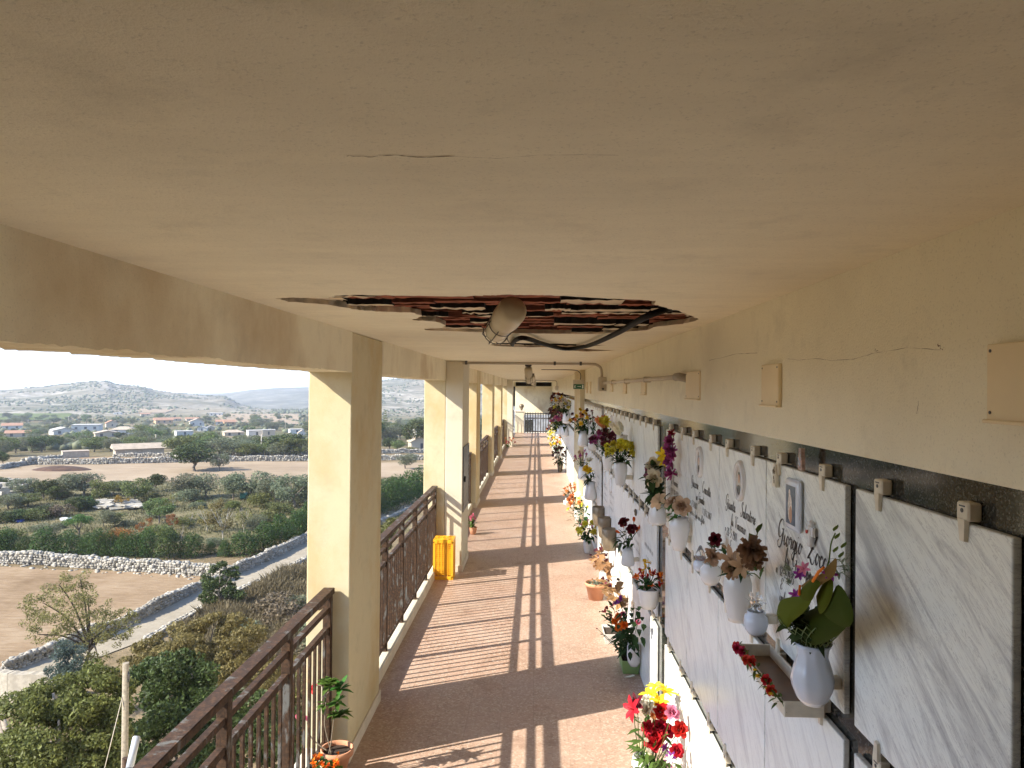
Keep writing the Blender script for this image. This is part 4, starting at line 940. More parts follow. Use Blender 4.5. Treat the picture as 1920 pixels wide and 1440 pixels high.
# --- standing on the floor along the wall
def fpos(px, py): return atZ(px, py, 0)
def planter(label, p, l, w_, h_, mat, name='planter'):
    m = MB(); V = []
    for z, k in ((0, .82), (h_, 1), (h_, .92), (h_*.8, .88)):
        for sx, sy in ((-1, -1), (1, -1), (1, 1), (-1, 1)): V.append((sx*w_/2*k, sy*l/2*k, z))
    Fs = [(i*4+k, i*4+(k+1) % 4, i*4+4+(k+1) % 4, i*4+4+k) for i in range(3) for k in range(4)]+[(3, 2, 1, 0)]
    m.add(V, Fs, 0); m.add([V[12], V[13], V[14], V[15]], [(0, 1, 2, 3)], 1)
    return tag(m.build(name, [mat, m_soil], None, p), label, 'planter')
def pot(label, p, r0, r1, h_, mat, rim=True):
    t = thing('flower_pot', label, 'flower pot', p, 0); m = MB()
    pr = [(0, 0), (r0, 0), (r0+(r1-r0)*.8, h_*.8)]+([(r1*1.04, h_*.8), (r1*1.06, h_), (r1*.96, h_), (r1*.93, h_*.86)] if rim else [(r1, h_), (r1*.95, h_), (r1*.9, h_*.86)])
    m.lathe(pr, 28); m.build('body', mat, t); m = MB(); m.lathe([(r1*.925, h_*.86), (0, h_*.88)], 20); m.build('soil', m_soil, t); return t
# foreground group on the floor
fg = Vector((.74, 4.36, 0))
for (dx, dy, lab, prof, k, mt) in ((-.06, -.14, 'pale green glass vase of red and purple flowers at the bottom edge', V_JAR, 1.0, glassy('green_glass', (.55, .75, .62), .1, .6)), (-.06, .16, 'white floor vase of yellow lilies', V_BIG, 1.0, None), (-.12, .02, 'white floor vase half hidden by red roses', V_ROUND, 1.3, None)):
    vase(lab, fg+Vector((dx, dy, 0)), prof, mt, k, False)
F_ = lambda px, py, X=.72: tuple(atY(px, py, (4.2 if px > 1255 else 4.4)+(X-.70)*1.5)-fg)
bouquet('lily_bouquet', 'yellow and dark red lilies with white chrysanthemums, standing on the floor in front', fg, [('lily', 'yellow', 0.0840, [F_(1222, 1303, .78), F_(1245, 1300, .80), F_(1235, 1318, .74)]), ('lily', 'lemon', 0.0672, [F_(1228, 1290, .82)]), ('lily', 'red', 0.0714, [F_(1188, 1330, .64)]), ('lily', 'darkred', 0.0672, [F_(1196, 1320, .66)]), ('chrysanthemum', 'white', 0.0462, [F_(1214, 1313, .70), F_(1218, 1326, .68)]), ('chrysanthemum', 'cream', 0.0336, [F_(1214, 1333, .68)])], (.1, .18, .5), 30, L_mid, .09, seed=51, base=(-.06, .16, .15))
bouquet('rose_bouquet', 'red, pink and white roses with purple orchids, standing on the floor in front', fg, [('rose', 'red', 0.0420, [F_(1240, 1335, .70), F_(1238, 1365, .68), F_(1248, 1372, .70), F_(1274, 1368, .74), F_(1226, 1395, .64), F_(1268, 1408, .70), F_(1215, 1365, .66)]), ('rose', 'red', 0.0462, [F_(1230, 1385, .65)]), ('rose', 'pink', 0.0378, [F_(1260, 1336, .74)]), ('bud', 'white', 0.0378, [F_(1204, 1352, .65), F_(1221, 1410, .62), F_(1216, 1390, .64)]), ('lily', 'purple', 0.0336, [F_(1246, 1402, .66), F_(1252, 1430, .66), F_(1258, 1418, .67)]), ('lily', 'white', 0.0294, [F_(1256, 1424, .66), F_(1248, 1412, .66)]), ('bud', 'salmon', 0.0420, [F_(1228, 1348, .68), F_(1246, 1352, .7)])], (.14, .22, .42), 90, L_mid, .08, seed=52, base=(-.06, -.12, .15))
m = MB(); m.box((-.05, -.002, 0), (.05, .002, .13)); o = tag(m.build('card', m_plate, None, atZ(1211, 1428, 0)+Vector((0, 0, .002)), R(25)), 'cream card leaning beside the foreground bouquet', 'card'); o.rotation_euler.x = R(-18)
# bush in the green planter and its neighbours
gp = fpos(1182, 1262); planter('long green plastic planter on the floor by the slabs', gp+Vector((0, .12, 0)), .34, .16, .12, m_green)
vase('white oval vase standing in the green planter', gp+Vector((.02, -.07, .09)), [(0, 0), (.035, .003), (.055, .04), (.062, .1), (.06, .17), (.054, .2), (.05, .2), (.05, .15), (0, .12)], None, 1.0, False)
B_ = lambda px, py, X=.78: tuple(atX(px, py, X)-gp)
bouquet('mixed_bouquet', 'tall dark bunch with orange marigolds and a pink lily bud by the green planter', gp+Vector((0, .05, 0)), [('chrysanthemum', 'orange', .05, [B_(1158, 1170, .74), B_(1162, 1180, .73), B_(1172, 1176, .75), B_(1163, 1160, .76)]), ('blossom', 'darkred', .04, [B_(1140, 1146, .70), B_(1136, 1152, .69), B_(1150, 1140, .74), B_(1148, 1160, .7)]), ('bud', 'pink', .06, [B_(1174, 1155, .76), B_(1199, 1168, .82)]), ('blossom', 'white', .025, [B_(1190, 1135, .8), B_(1195, 1145, .82), B_(1185, 1150, .8)]), ('blossom', 'purple', .05, [B_(1165, 1130, .76), B_(1158, 1136, .75)])], (.14, .16, .75), 150, L_dark, .10, seed=53, base=(0, .05, .1), leafz=(.15, 1.0))
bouquet('leaning_branch', 'dark branch leaning out over the floor from the green planter', gp+Vector((-.03, .1, .1)), [('blossom', 'plum', .018, [tuple(atX(1121, 1180, .60)-(gp+Vector((-.03, .1, .1)))), tuple(atX(1130, 1190, .64)-(gp+Vector((-.03, .1, .1))))])], (.05, .05, .2), 14, L_dark, .06, seed=54)
planter('small white planter on the floor behind the dark bunch', fpos(1138, 1206)+Vector((.05, .1, 0)), .3, .16, .10, m_white)
dm = fpos(1160, 1200); vase('white floor vase of dead chrysanthemums behind the dark bunch', dm+Vector((.08, .1, 0)), V_BIG, None, 1.2, False)
D_ = lambda px, py, X=.76: tuple(atX(px, py, X)-(dm+Vector((.08, .1, .2))))
bouquet('dead_chrysanthemums', 'withered brown and dark red chrysanthemums behind the dark bunch', dm+Vector((.08, .1, .2)), [('blossom', 'plum', .05, [D_(1133, 1087), D_(1142, 1090), D_(1160, 1087), D_(1146, 1100), D_(1136, 1098), D_(1160, 1103)])], (.14, .14, .5), 60, P['dry'], .12, seed=55, leafz=(.4, 1), leafW=.6)
tp = fpos(1117, 1123); pot('terracotta pot with low green plants on the sunlit floor', tp, .085, .125, .2, m_terra)
bouquet('low_plant', 'low grey-green plant in the terracotta pot', tp+Vector((0, 0, .17)), [('blossom', 'dry', .02, 5)], (.09, .09, .06), 70, L_grey, .05, False, 56)
bouquet('dead_chrysanthemums', 'tall withered chrysanthemums just behind the terracotta pot', tp+Vector((.14, .35, .2)), [('blossom', 'plum', .06, [tuple(atX(x, y_, .84)-(tp+Vector((.14, .35, .2)))) for x, y_ in ((1108, 1042), (1120, 1036), (1128, 1033), (1137, 1040), (1126, 1047), (1137, 1052))])], (.16, .18, .5), 70, P['dry'], .14, seed=57, leafz=(.3, 1), leafW=.6)
vase('white floor vase of the withered chrysanthemums behind the terracotta pot', tp+Vector((.14, .35, 0)), V_BIG, None, 1.25, False)
for px, py, lab, hd, sp, hz in ((1111, 1040, 'bright yellow chrysanthemums in a white vase by the wall', [('chrysanthemum', 'lemon', .06, 7), ('blossom', 'pink', .03, 5)], (.16, .16, .30), .18),
    (1104, 1008, 'sparse yellow daisies on dark stems by the wall', [('blossom', 'lemon', .05, 5), ('blossom', 'white', .03, 4)], (.24, .22, .48), .15),
    (1092, 978, 'white and orange lilies on the floor in the third bay', [('lily', 'white', .09, 4), ('chrysanthemum', 'salmon', .06, 6)], (.22, .22, .34), .15),
    (1087, 955, 'dried rust-coloured flowers on the floor at the corner of the wall pier', [('blossom', 'salmon', .06, 14), ('blossom', 'dry', .05, 8)], (.2, .2, .38), .12)):
    p = fpos(px, py)+Vector((0, .1, 0)); p.x = min(p.x, .8); vase('white floor vase under the '+lab.split(' in ')[0].split(' on ')[0].split(' by ')[0], p, V_BIG, None, 1.1, False)
    bouquet('floor_bouquet', lab, p+Vector((0, 0, hz)), hd, sp, 50, L_dark, .11, seed=px*3)
pp = fpos(1175, 1271); m = MB(); rg = random.Random(8)
for k in range(3): petal(m, Vector((k*.02-.02, 0, .004)), Vector((1, .4*k-.4, .1)), Vector((0, 0, 1)), .06, .03, .1)
tag(m.build('fallen_petals', P['white'], None, pp), 'fallen white petals on the floor beside the green planter', 'petals')
# --- the far wall beyond the pier: many bunches, seen small
spots = [(1046, 757, 'r'), (1050, 765, 'y'), (1058, 775, 'g'), (1044, 785, 'r'), (1041, 795, 'd'), (1047, 800, 'p'), (1055, 800, 'p'), (1043, 808, 'g'), (1040, 778, 'd'), (1052, 788, 'd')]
fcol = dict(r=['darkred', 'plum', 'salmon'], y=['yellow', 'white', 'orange'], g=['white', 'lemon', 'cream'], d=['brown', 'plum', 'darkred'], p=['pink', 'magenta', 'white'])
fname = dict(r='red', y='yellow', g='white', d='brown', p='pink')
pos_w = ['topmost', 'upper', 'biggest high', 'left upper', 'left lower', 'lower middle', 'lower right', 'lowest left', 'farthest left', 'central']
for i, (px, py, cc) in enumerate(spots):
    a = atX(px, py, .76); bouquet('grave_flowers', f'{pos_w[i]} {fname[cc]} bunch hanging on the distant slabs beyond the exit sign', a, [('chrysanthemum', fcol[cc][0], .07, 9), ('chrysanthemum', fcol[cc][1], .065, 8), ('blossom', fcol[cc][2], .06, 7)], (.26, .35, .34), 70, L_dark, .15, seed=px, parts=False)
    if i in (2, 5, 6, 7): vase(f'white vase under the {pos_w[i]} {fname[cc]} bunch beyond the exit sign', a+Vector((.06, 0, -.28)), V_CONE, None, 1.8)
for i, (px, py, cc, lab) in enumerate([(1062, 887, 'd', 'tall thin dry branch in a metal pot at the near end of the far slabs'), (1057, 862, 'y', 'orange and white flowers on the floor before the far slabs'), (1051, 848, 'g', 'lemon and white flowers on the floor beyond the exit sign'), (1046, 838, 'g', 'white and green flowers farther along the floor'), (1044, 826, 'r', 'most distant red flowers standing on the floor')]):
    p = fpos(px, py)+Vector((0, .3, 0)); p.x = min(p.x, .74); bouquet('floor_bouquet', lab, p+Vector((0, 0, .2)), [('chrysanthemum', fcol[cc][0], .06, 9), ('chrysanthemum', fcol[cc][1], .06, 9), ('blossom', fcol[cc][2], .06, 8)], (.22, .3, .55), 70, L_dark, .14, seed=px+9, parts=False)
    vase('white pot under the '+' '.join(lab.split()[:5]), p, V_BIG, m_bronze if i == 0 else None, 1.5, False)

# --- left side: crate, plants
ct = thing('fruit_crate', 'yellow plastic fruit crate standing on end against the white duct box', 'crate', (0, 0, 0))
cp = atZ(811, 1087, 0); ct.location = (cp.x+.003, cp.y, 0); W_, D_, H_ = .262, .27, .52
def lattice(m, o, ax, bx, w_, h_, nx, nz_, t, dpt):
    """open grid on a crate side: o corner, ax/bx unit directions, dpt inward direction"""
    o, ax, bx, dp = Vector(o), Vector(ax), Vector(bx), Vector(dpt)
    def bar(u0, u1, v0, v1, th, off=0.0):
        V = []
        for k in (off, off+th):
            for u, v_ in ((u0, v0), (u1, v0), (u1, v1), (u0, v1)): V.append(o+ax*u+bx*v_+dp*k)
        m.add(V, [(0, 3, 2, 1), (4, 5, 6, 7), (0, 1, 5, 4), (1, 2, 6, 5), (2, 3, 7, 6), (3, 0, 4, 7)])
    b = .03
    bar(0, b, b+.0005, h_-b-.0005, .014); bar(w_-b, w_, b+.0005, h_-b-.0005, .014); bar(0, w_, 0, b*1.5, .014); bar(0, w_, h_-b*1.5, h_, .014)
    for k in range(1, nx): u = b+(w_-2*b)*k/nx; bar(u-t/2, u+t/2, b*1.5+.001, h_-b*1.5-.001, .008, .003)
    for k in range(1, nz_): v_ = b*1.5+(h_-3*b)*k/nz_; bar(b+.001, w_-b-.001, v_-t/2*(1.9 if k % 4 == 0 else 1), v_+t/2*(1.9 if k % 4 == 0 else 1), .006, .0055)
m = MB(); lattice(m, (0, 0, 0), (1, 0, 0), (0, 0, 1), W_, H_, 5, 16, .012, (0, 1, 0)); m.build('front_side', m_yell, ct)
m = MB(); lattice(m, (W_, .015, 0), (0, 1, 0), (0, 0, 1), D_-.015, H_, 5, 16, .012, (-1, 0, 0)); m.build('right_side', m_yell, ct)
m = MB(); lattice(m, (0, .015, 0), (0, 1, 0), (0, 0, 1), D_-.015, H_, 5, 16, .012, (1, 0, 0)); m.build('left_side', m_yell, ct)
m = MB(); lattice(m, (.016, .016, H_), (1, 0, 0), (0, 1, 0), W_-.032, D_-.02, 3, 4, .02, (0, 0, -1)); m.build('top_side', m_yell, ct)
m = MB(); m.box((.016, D_*.55, .016), (W_-.016, D_*.56, H_-.016)); m.build('bottom_panel', m_yell, ct)
m = MB()
for x in (.02, W_-.06): m.cbox((x, -.006, H_-.05), (x+.04, -.0005, H_), .002); m.cbox((x, -.006, 0), (x+.04, -.0005, .045), .002)
for x in (.03, .11, .19): m.cbox((x, .03, H_+.0005), (x+.035, .08, H_+.012), .003)
m.build('corner_lugs', m_yell, ct)

op = atZ(612, 1457, .10)  # desert rose in its pot, on the kerb
op = Vector((-1.345, 4.45, 0.0))
pp_ = Vector((-1.245, 4.50, 0)); pot('terracotta pot of the leggy plant beside the nearest pier', pp_, .045, .098, .20, m_terra)
pl = thing('desert_rose', 'leggy plant with green leaf rosettes and one red flower beside the nearest pier', 'plant', pp_+Vector((0, 0, .17))); rg = random.Random(15)
def pr(px, py, Y): return atY(px, py, Y)-(pp_+Vector((0, 0, .17)))
st = MB()
for pts in ([(621, 1412), (617, 1395), (609, 1360), (610, 1335), (612, 1300)], [(617, 1412), (621, 1390), (626, 1350), (630, 1318)], [(614, 1408), (596, 1395), (582, 1380), (576, 1355)], [(612, 1302), (618, 1296), (626, 1290)], [(606, 1286), (598, 1285), (590, 1287)]):
    P3 = [pr(x, y_, 4.46-.0*k) for k, (x, y_) in enumerate(pts)]; P3[0].z = max(P3[0].z, -.01) if False else P3[0].z; st.tube(smoothcurve(P3, 4), [.006]+[.004]*(len(smoothcurve(P3, 4))-1), 6)
st.build('stem', simple('grey_bark', (.22, .18, .13), .8), pl)
for (px, py, n, L_) in ((618, 1282, 15, .085), (637, 1292, 14, .07), (608, 1322, 10, .05), (632, 1318, 14, .06), (638, 1340, 16, .065), (625, 1340, 9, .05)):
    m = MB(); c = pr(px, py, 4.46)
    for k in range(n):
        d = uvec(rg); d.z = abs(d.z)*.5-.1; leaf(m, c+Vector((0, 0, rg.uniform(-.02, .02))), d, L_*rg.uniform(.85, 1.4), L_*.52, 0, rg.uniform(-.1, .5))
    m.build('leaf_rosette', leafmat('desert_rose_leaf', (.07, .17, .03), .3), pl)
for (px, py, q_) in ((586, 1293, .035), (591, 1284, .025)): m = MB(); lily(m, pr(px, py, 4.44), q_, rg, 0, Vector((-.3, -.8, .3)), 5); m.build('flower', P['red'], pl)
for (px, py) in ((576, 1352), (558, 1350)): m = MB(); bud(m, pr(px, py, 4.44), .025, rg); m.build('flower', P['pink'], pl)
kp = Vector((-1.245, 4.26, 0)); pot('dark pot of the orange kalanchoe at the bottom edge', kp, .045, .07, .17, m_cab, False)
t = thing('kalanchoe', 'kalanchoe with clustered orange flowers at the bottom edge', 'plant', kp+Vector((-.02, 0, .15))); 
for k in range(22):
    m = MB(); small(m, Vector((rg.uniform(-.10, .10), rg.uniform(-.05, .05), rg.uniform(.06, .12))), .02, rg); m.build('blossom', P['orange'], t)
m = MB()
for k in range(60): leaf(m, Vector((rg.uniform(-.06, .06), rg.uniform(-.05, .05), rg.uniform(0, .06))), uvec(rg)+Vector((0, 0, .4)), .07, .03)
m.build('leaves', L_mid, t)
a = atZ(884, 1003, 0)+Vector((.02, .05, 0)); vase('small pot of the pink flower behind the duct box', a, V_POT, m_terra, .9, False)
bouquet('pink_plant', 'small plant with pink flowers on the floor behind the duct box', a+Vector((0, 0, .1)), [('blossom', 'pink', .05, [(-.03, -.03, .18), (0, 0, .22), (.03, .02, .16), (-.04, .03, .14)])], (.08, .08, .16), 40, L_mid, .09, seed=77)
a = atZ(950, 839, 0); bouquet('red_plant', 'small red-flowered plant on the floor by a far pier', a+Vector((.1, 0, .02)), [('blossom', 'red', .09, 5), ('blossom', 'salmon', .08, 4)], (.3, .2, .35), 20, L_mid, .14, seed=78, parts=False)
# ================================================================== the land below and beyond
GZ = -12.0
def az(px, py): d = ray(px, py); return math.atan2(d.x, d.y)
def skyz(px, py, Rr): d = ray(px, py); return EYE.z+d.z*Rr/math.hypot(d.x, d.y)
RIDGE = 1750.0
sil = [(0,731),(28,729),(84,725),(120,720),(150,717),(178,714.5),(203,715),(215,720),(269,725),(287,731),(328,737),(375,741),(422,743),(437,750),(450,758),(500,768),(569,770),(640,745),(690,722),(714,714),(735,711),(765,708.5),(795,706),(840,703),(905,699),(1005,698)]
AZ = np.array([az(*p) for p in sil]); AH = np.array([skyz(*p, RIDGE) for p in sil])
AZ = np.concatenate([[-math.pi, -1.6, -1.1], AZ, [.4, 1.2, math.pi]]); AH = np.concatenate([[-20, -10, 0], AH, [60, 20, -20]])
PR = np.array([0, 150, 260, 420, 650, 950, 1150]); PZ = np.array([GZ, GZ, -17, -23, -30, -33, -31])
def hnoise(x, y):
    return noise.fractal((x*.0042, y*.0042, 3.1), 1, 2, 5)
def gz(x, y):
    r_ = math.hypot(x, y); z = float(np.interp(r_, PR, PZ)); a = math.atan2(x, y)
    if r_ > 950:
        top = float(np.interp(a, AZ, AH)); t = min(1, (r_-950)/(RIDGE-950)); t = t*t*(3-2*t)*.55+t*.45
        z = -33+(top+33)*t
        if r_ > RIDGE: z = top-(r_-RIDGE)*.09
        w_ = min(1, (r_-950)/250)*(1-max(0, 1-abs(r_-RIDGE)/160)); z += w_*hnoise(x, y)*7
        if r_ > RIDGE: z = min(z, top-(r_-RIDGE)*.05)
    elif r_ > 200: z += min(1, (r_-200)/300)*hnoise(x, y)*1.2
    return max(z, -60)
def ground_at(px, py):
    d = ray(px, py); h = math.hypot(d.x, d.y); lo_, t = 3.0, 3.0
    while t < 6000:
        p = EYE+d*t
        if p.z < gz(p.x, p.y):
            a, b_ = lo_, t
            for _ in range(30):
                c = (a+b_)/2; p = EYE+d*c
                if p.z < gz(p.x, p.y): b_ = c
                else: a = c
            p = EYE+d*b_; return Vector((p.x, p.y, gz(p.x, p.y)))
        lo_ = t; t *= 1.012
    return None
# polar ground sheet, fine in front
azs = np.concatenate([np.linspace(-.80, .10, 300), np.linspace(.10, 2*math.pi-.80, 90)[1:-1]])
rs = [0.0, 4, 8, 14, 20, 30, 45, 60, 80, 100, 125, 150, 180, 210]+list(np.geomspace(240, 950, 40))+list(np.linspace(970, 1900, 80))+list(np.geomspace(1960, 7000, 14))
V = [(0, 0, GZ)]; na = len(azs)
for r_ in rs[1:]:
    for a in azs: x, y = r_*math.sin(a), r_*math.cos(a); V.append((x, y, gz(x, y)))
V = np.array(V); Q = []
for i in range(len(rs)-2):
    for j in range(na): Q.append((1+i*na+j, 1+(i+1)*na+j, 1+(i+1)*na+(j+1) % na, 1+i*na+(j+1) % na))
me = bpy.data.meshes.new('ground'); me.from_pydata(V.tolist(), [], [(0, 1+j, 1+(j+1) % na) for j in range(na)]+Q)
# ground material: dry grass near by, pale rock and scrub on the hills
m, nt, b = nm('dry_ground'); p = wpos(nt)
n1 = nz(nt, p, .09, 7, .7); n2 = nz(nt, p, 1.5, 6, .75)
near = ramp(nt, n1, [(.34, (.15, .115, .065)), (.5, (.235, .175, .105)), (.66, (.31, .24, .15))])
near = mixc(nt, ramp(nt, n2, [(.35, .6), (.55, 0)]), near, (.10, .09, .045))
dist = nd(nt, 'VectorMath', {0: p}, operation='LENGTH').outputs['Value']
h1 = nz(nt, scaled(nt, p, (1, 1, 2.5)), .0085, 8, .68); h2 = nz(nt, scaled(nt, p, (1, 1, 6)), .05, 6, .72, .6); h3 = nz(nt, p, .0028, 4, .6)
hill = ramp(nt, h2, [(.36, (.09, .086, .055)), (.45, (.20, .175, .125)), (.55, (.31, .275, .215)), (.66, (.50, .465, .40))])
hill = mixc(nt, ramp(nt, h1, [(.42, .85), (.54, 0)]), hill, (.080, .086, .052))
hill = mixc(nt, ramp(nt, h3, [(.45, 0), (.6, .5)]), hill, (.20, .165, .105))
w_ = nd(nt, 'TexWave', {'Vector': scaled(nt, p, (.02, .02, 1)), 'Scale': .16, 'Distortion': 3.0, 'Detail': 3}, bands_direction='Z').outputs['Fac']
hill = mixc(nt, ramp(nt, w_, [(.8, 0), (.95, .15)]), hill, (.40, .36, .30))
mid = ramp(nt, nz(nt, p, .012, 5, .6), [(.4, (.15, .12, .07)), (.5, (.095, .10, .045)), (.6, (.22, .175, .11))])
f1 = nd(nt, 'MapRange', {'Value': dist, 'From Min': 150, 'From Max': 260}).outputs[0]; f2 = nd(nt, 'MapRange', {'Value': dist, 'From Min': 820, 'From Max': 1000}).outputs[0]
setc(nt, b, mixc(nt, f2, mixc(nt, f1, near, mid), hill)); b.inputs['Roughness'].default_value = 1; b.inputs['Specular IOR Level'].default_value = .03
bump(nt, b, n2, .8, .25)
me.materials.append(m); me.polygons.foreach_set('use_smooth', [True]*len(me.polygons))
tag(link('ground', me), kind='structure')
# far blue ridge
Rf = 3000.0; sf = [(300,742),(415,738.5),(469,731),(515,727.5),(569,726),(640,722),(715,716),(800,712)]
V = []; fx = np.linspace(250, 860, 120)
for x in fx:
    yy = float(np.interp(x, [s_[0] for s_ in sf], [s_[1] for s_ in sf])); a = az(x, yy)
    for t in np.linspace(0, 1, 16):
        r_ = Rf-1000*(1-t); top = skyz(x, yy, Rf); z = -60+(top+60)*t**.8
        X_, Y_ = r_*math.sin(a), r_*math.cos(a); V.append((X_, Y_, z+noise.fractal((X_*.003, Y_*.003, 1), 1, 2, 4)*16*math.sin(math.pi*min(1, t*1.0))))
    V.append(((Rf+600)*math.sin(a), (Rf+600)*math.cos(a), -100))
k = 17; me = bpy.data.meshes.new('far_hills'); me.from_pydata(V, [], [(i*k+j, (i+1)*k+j, (i+1)*k+j+1, i*k+j+1) for i in range(len(fx)-1) for j in range(k-1)])
me.materials.append(earth('far_hill', [(.05, .055, .035), (.12, .115, .08), (.30, .275, .22)], .006, .03, (1, 1, 3), 0)); me.polygons.foreach_set('use_smooth', [True]*len(me.polygons))
tag(link('far_hills', me), kind='structure')

def drape(name, corners, mat, dz, nu=24, nv=10, wob=.0, kind='structure', label=None, cat=None):
    """a field laid on the ground, its corners taken in the order far-left, far-right, near-right, near-left"""
    a, b_, c, d = [ground_at(*p) if not isinstance(p, Vector) else p for p in corners]; V = []
    for j in range(nv+1):
        for i in range(nu+1):
            u, v_ = i/nu, j/nv; q = (a*(1-u)+b_*u)*(1-v_)+(d*(1-u)+c*u)*v_; e = (i in (0, nu) or j in (0, nv))
            x, y = q.x+(noise.noise((q.x*.4, q.y*.4, 1))*wob if e else 0), q.y+(noise.noise((q.x*.4, q.y*.4, 7))*wob if e else 0); V.append((x, y, gz(x, y)+dz))
    me = bpy.data.meshes.new(name); me.from_pydata(V, [], [(j*(nu+1)+i, (j+1)*(nu+1)+i, (j+1)*(nu+1)+i+1, j*(nu+1)+i+1) for j in range(nv) for i in range(nu)]); me.materials.append(mat)
    return tag(link(name, me), label, cat, None, kind)
m_till = earth('tilled_field', [(.16, .105, .058), (.27, .19, .115), (.36, .275, .18)], .10, 2.2, (.35, 2.2, 1), .9)
m_till2 = earth('stubble_field', [(.20, .15, .098), (.30, .23, .155), (.38, .30, .21)], .05, .9, (.2, 2, 1), .5)
m_grass = earth('dry_grass', [(.085, .085, .04), (.155, .135, .072), (.25, .205, .125)], .16, 1.8, (.6, 1.6, 1), .9)
drape('field', [(-40, 1062), (420, 1078), (230, 1170), (-60, 1275)], m_till, .02, wob=.5)
drape('orchard_ground', [(-60, 905), (800, 905), (760, 1000), (-60, 1042)], m_grass, .015, wob=1)
drape('stubble_field', [(-60, 869), (820, 869), (820, 893), (-60, 908)], m_till2, .03, wob=1.2)
drape('brown_field', [(75, 858), (330, 856), (330, 862), (75, 868)], m_till, .03)
drape('vineyard', [(-20, 776), (135, 776), (125, 788), (-20, 790)], earth('vineyard_green', [(.055, .075, .02), (.10, .125, .035), (.15, .17, .06)], .05, .25, (.3, 3, 1), .4), .8)
drape('brown_field', [(265, 766), (330, 768), (310, 775), (255, 775)], m_till2, .8); drape('brown_field', [(400, 776), (560, 778), (560, 797), (420, 792)], m_till2, .8)
# road
m_road = earth('pale_road', [(.24, .207, .155), (.305, .265, .20), (.37, .325, .25)], .3, 3, (1, 1, 1), .2)
rp = [ground_at(*p) for p in ((-60, 1320), (20, 1282), (130, 1228), (230, 1190), (300, 1153), (390, 1113), (470, 1080), (560, 1043))]+[ground_at(745, 952), ground_at(830, 915)]
rp = smoothcurve(rp, 6); V = []
for i, q in enumerate(rp):
    t = (rp[min(i+1, len(rp)-1)]-rp[max(0, i-1)]).normalized(); s_ = Vector((t.y, -t.x, 0)); V += [tuple(Vector((q.x, q.y, GZ+.05))+s_*1.9), tuple(Vector((q.x, q.y, GZ+.06))), tuple(Vector((q.x, q.y, GZ+.05))-s_*1.9)]
me = bpy.data.meshes.new('road'); me.from_pydata(V, [], [f for i in range(len(rp)-1) for f in ((i*3, i*3+1, i*3+4, i*3+3), (i*3+1, i*3+2, i*3+5, i*3+4))]); me.materials.append(m_road); tag(link('road', me), kind='structure')

# dry-stone walls: many rough blocks heaped along a line
BL = [(-1,-1,-1),(1,-1,-1),(1,1,-1),(-1,1,-1),(-1,-1,1),(1,-1,1),(1,1,1),(-1,1,1)]; BF = [(0,3,2,1),(4,5,6,7),(0,1,5,4),(1,2,6,5),(2,3,7,6),(3,0,4,7)]
m_stone = stonemat('limestone', [(.30, .275, .225), (.40, .37, .31), (.48, .445, .38)], 1.5); m_stoneg = stonemat('weathered_limestone', [(.26, .24, .20), (.36, .33, .28), (.46, .43, .37)], 2)
def stone_wall(pts, h_, th, size, mat, label, seed=1, name='dry_stone_wall', scatter=0):
    r_ = np.random.default_rng(seed); P_ = [Vector(p) for p in pts]; Vs = []; 
    for a, b_ in zip(P_[:-1], P_[1:]):
        L = (b_-a).length; t = (b_-a).normalized(); s_ = Vector((t.y, -t.x, 0)); n = int(L/size*1.25); rows = max(1, int(h_/size*1.5))
        for i in range(n):
            hh = h_*(.85+.3*noise.noise((a.x+i*size*.4, a.y, seed)))
            for k in range(rows):
                for sd in (-1, 1):
                    f = i/n+r_.uniform(-.3, .3)/n; zz = hh*(k+.5)/rows; q = a.lerp(b_, f)+s_*(sd*th*.28*(1.1-.4*k/rows)+r_.uniform(-.06, .06)*th); sz = size*r_.uniform(.38, .72)
                    base = gz(q.x, q.y); R_ = Matrix.Rotation(r_.uniform(0, 3), 3, 'Z') @ Matrix.Rotation(r_.uniform(-.4, .4), 3, 'X')
                    sc = Vector((sz*r_.uniform(.8, 1.3), sz*r_.uniform(.7, 1), sz*r_.uniform(.5, .8)))
                    Vs.append([R_ @ Vector((c[0]*sc.x*r_.uniform(.65, 1), c[1]*sc.y*r_.uniform(.65, 1), c[2]*sc.z*r_.uniform(.65, 1)))+Vector((q.x, q.y, base+zz)) for c in BL])
        for i in range(int(scatter*L)):
            q = a.lerp(b_, r_.uniform())+s_*r_.uniform(.3, 1.3)*th; sz = size*r_.uniform(.2, .5); Vs.append([Vector((c[0]*sz, c[1]*sz*.8, c[2]*sz*.5))+Vector((q.x, q.y, gz(q.x, q.y)+sz*.2)) for c in BL])
    V = np.array([[tuple(p) for p in s_] for s_ in Vs]).reshape(-1, 3); F_ = np.concatenate([np.array(BF)+8*i for i in range(len(Vs))])
    return tag(link(name, npmesh(name, V, F_, mat)), label, 'rubble' if 'heap' in name else 'stone wall', None, 'stuff' if 'heap' in name else None)
G = ground_at
stone_wall([G(-40, 1052), G(90, 1058), G(210, 1066), G(340, 1075), G(428, 1082)], 1.0, 1.2, .27, m_stone, 'white heaped dry-stone wall behind the tilled field, below the dark hedge', 1, scatter=3)
stone_wall([G(432, 1082), G(500, 1052), G(562, 1022), G(640, 985), G(760, 935)], 1.0, .5, .22, m_stoneg, 'grey dry-stone wall along the far side of the road, under the hedge', 2)
stone_wall([G(10, 1262), G(90, 1232), G(250, 1168), G(330, 1128), G(366, 1110)], 0.85, .45, .22, m_stoneg, 'grey dry-stone wall between the tilled field and the road', 3)
stone_wall([G(366, 1110), G(432, 1086)], .8, .45, .22, m_stoneg, 'short end of the field wall by the dark roadside tree', 13)
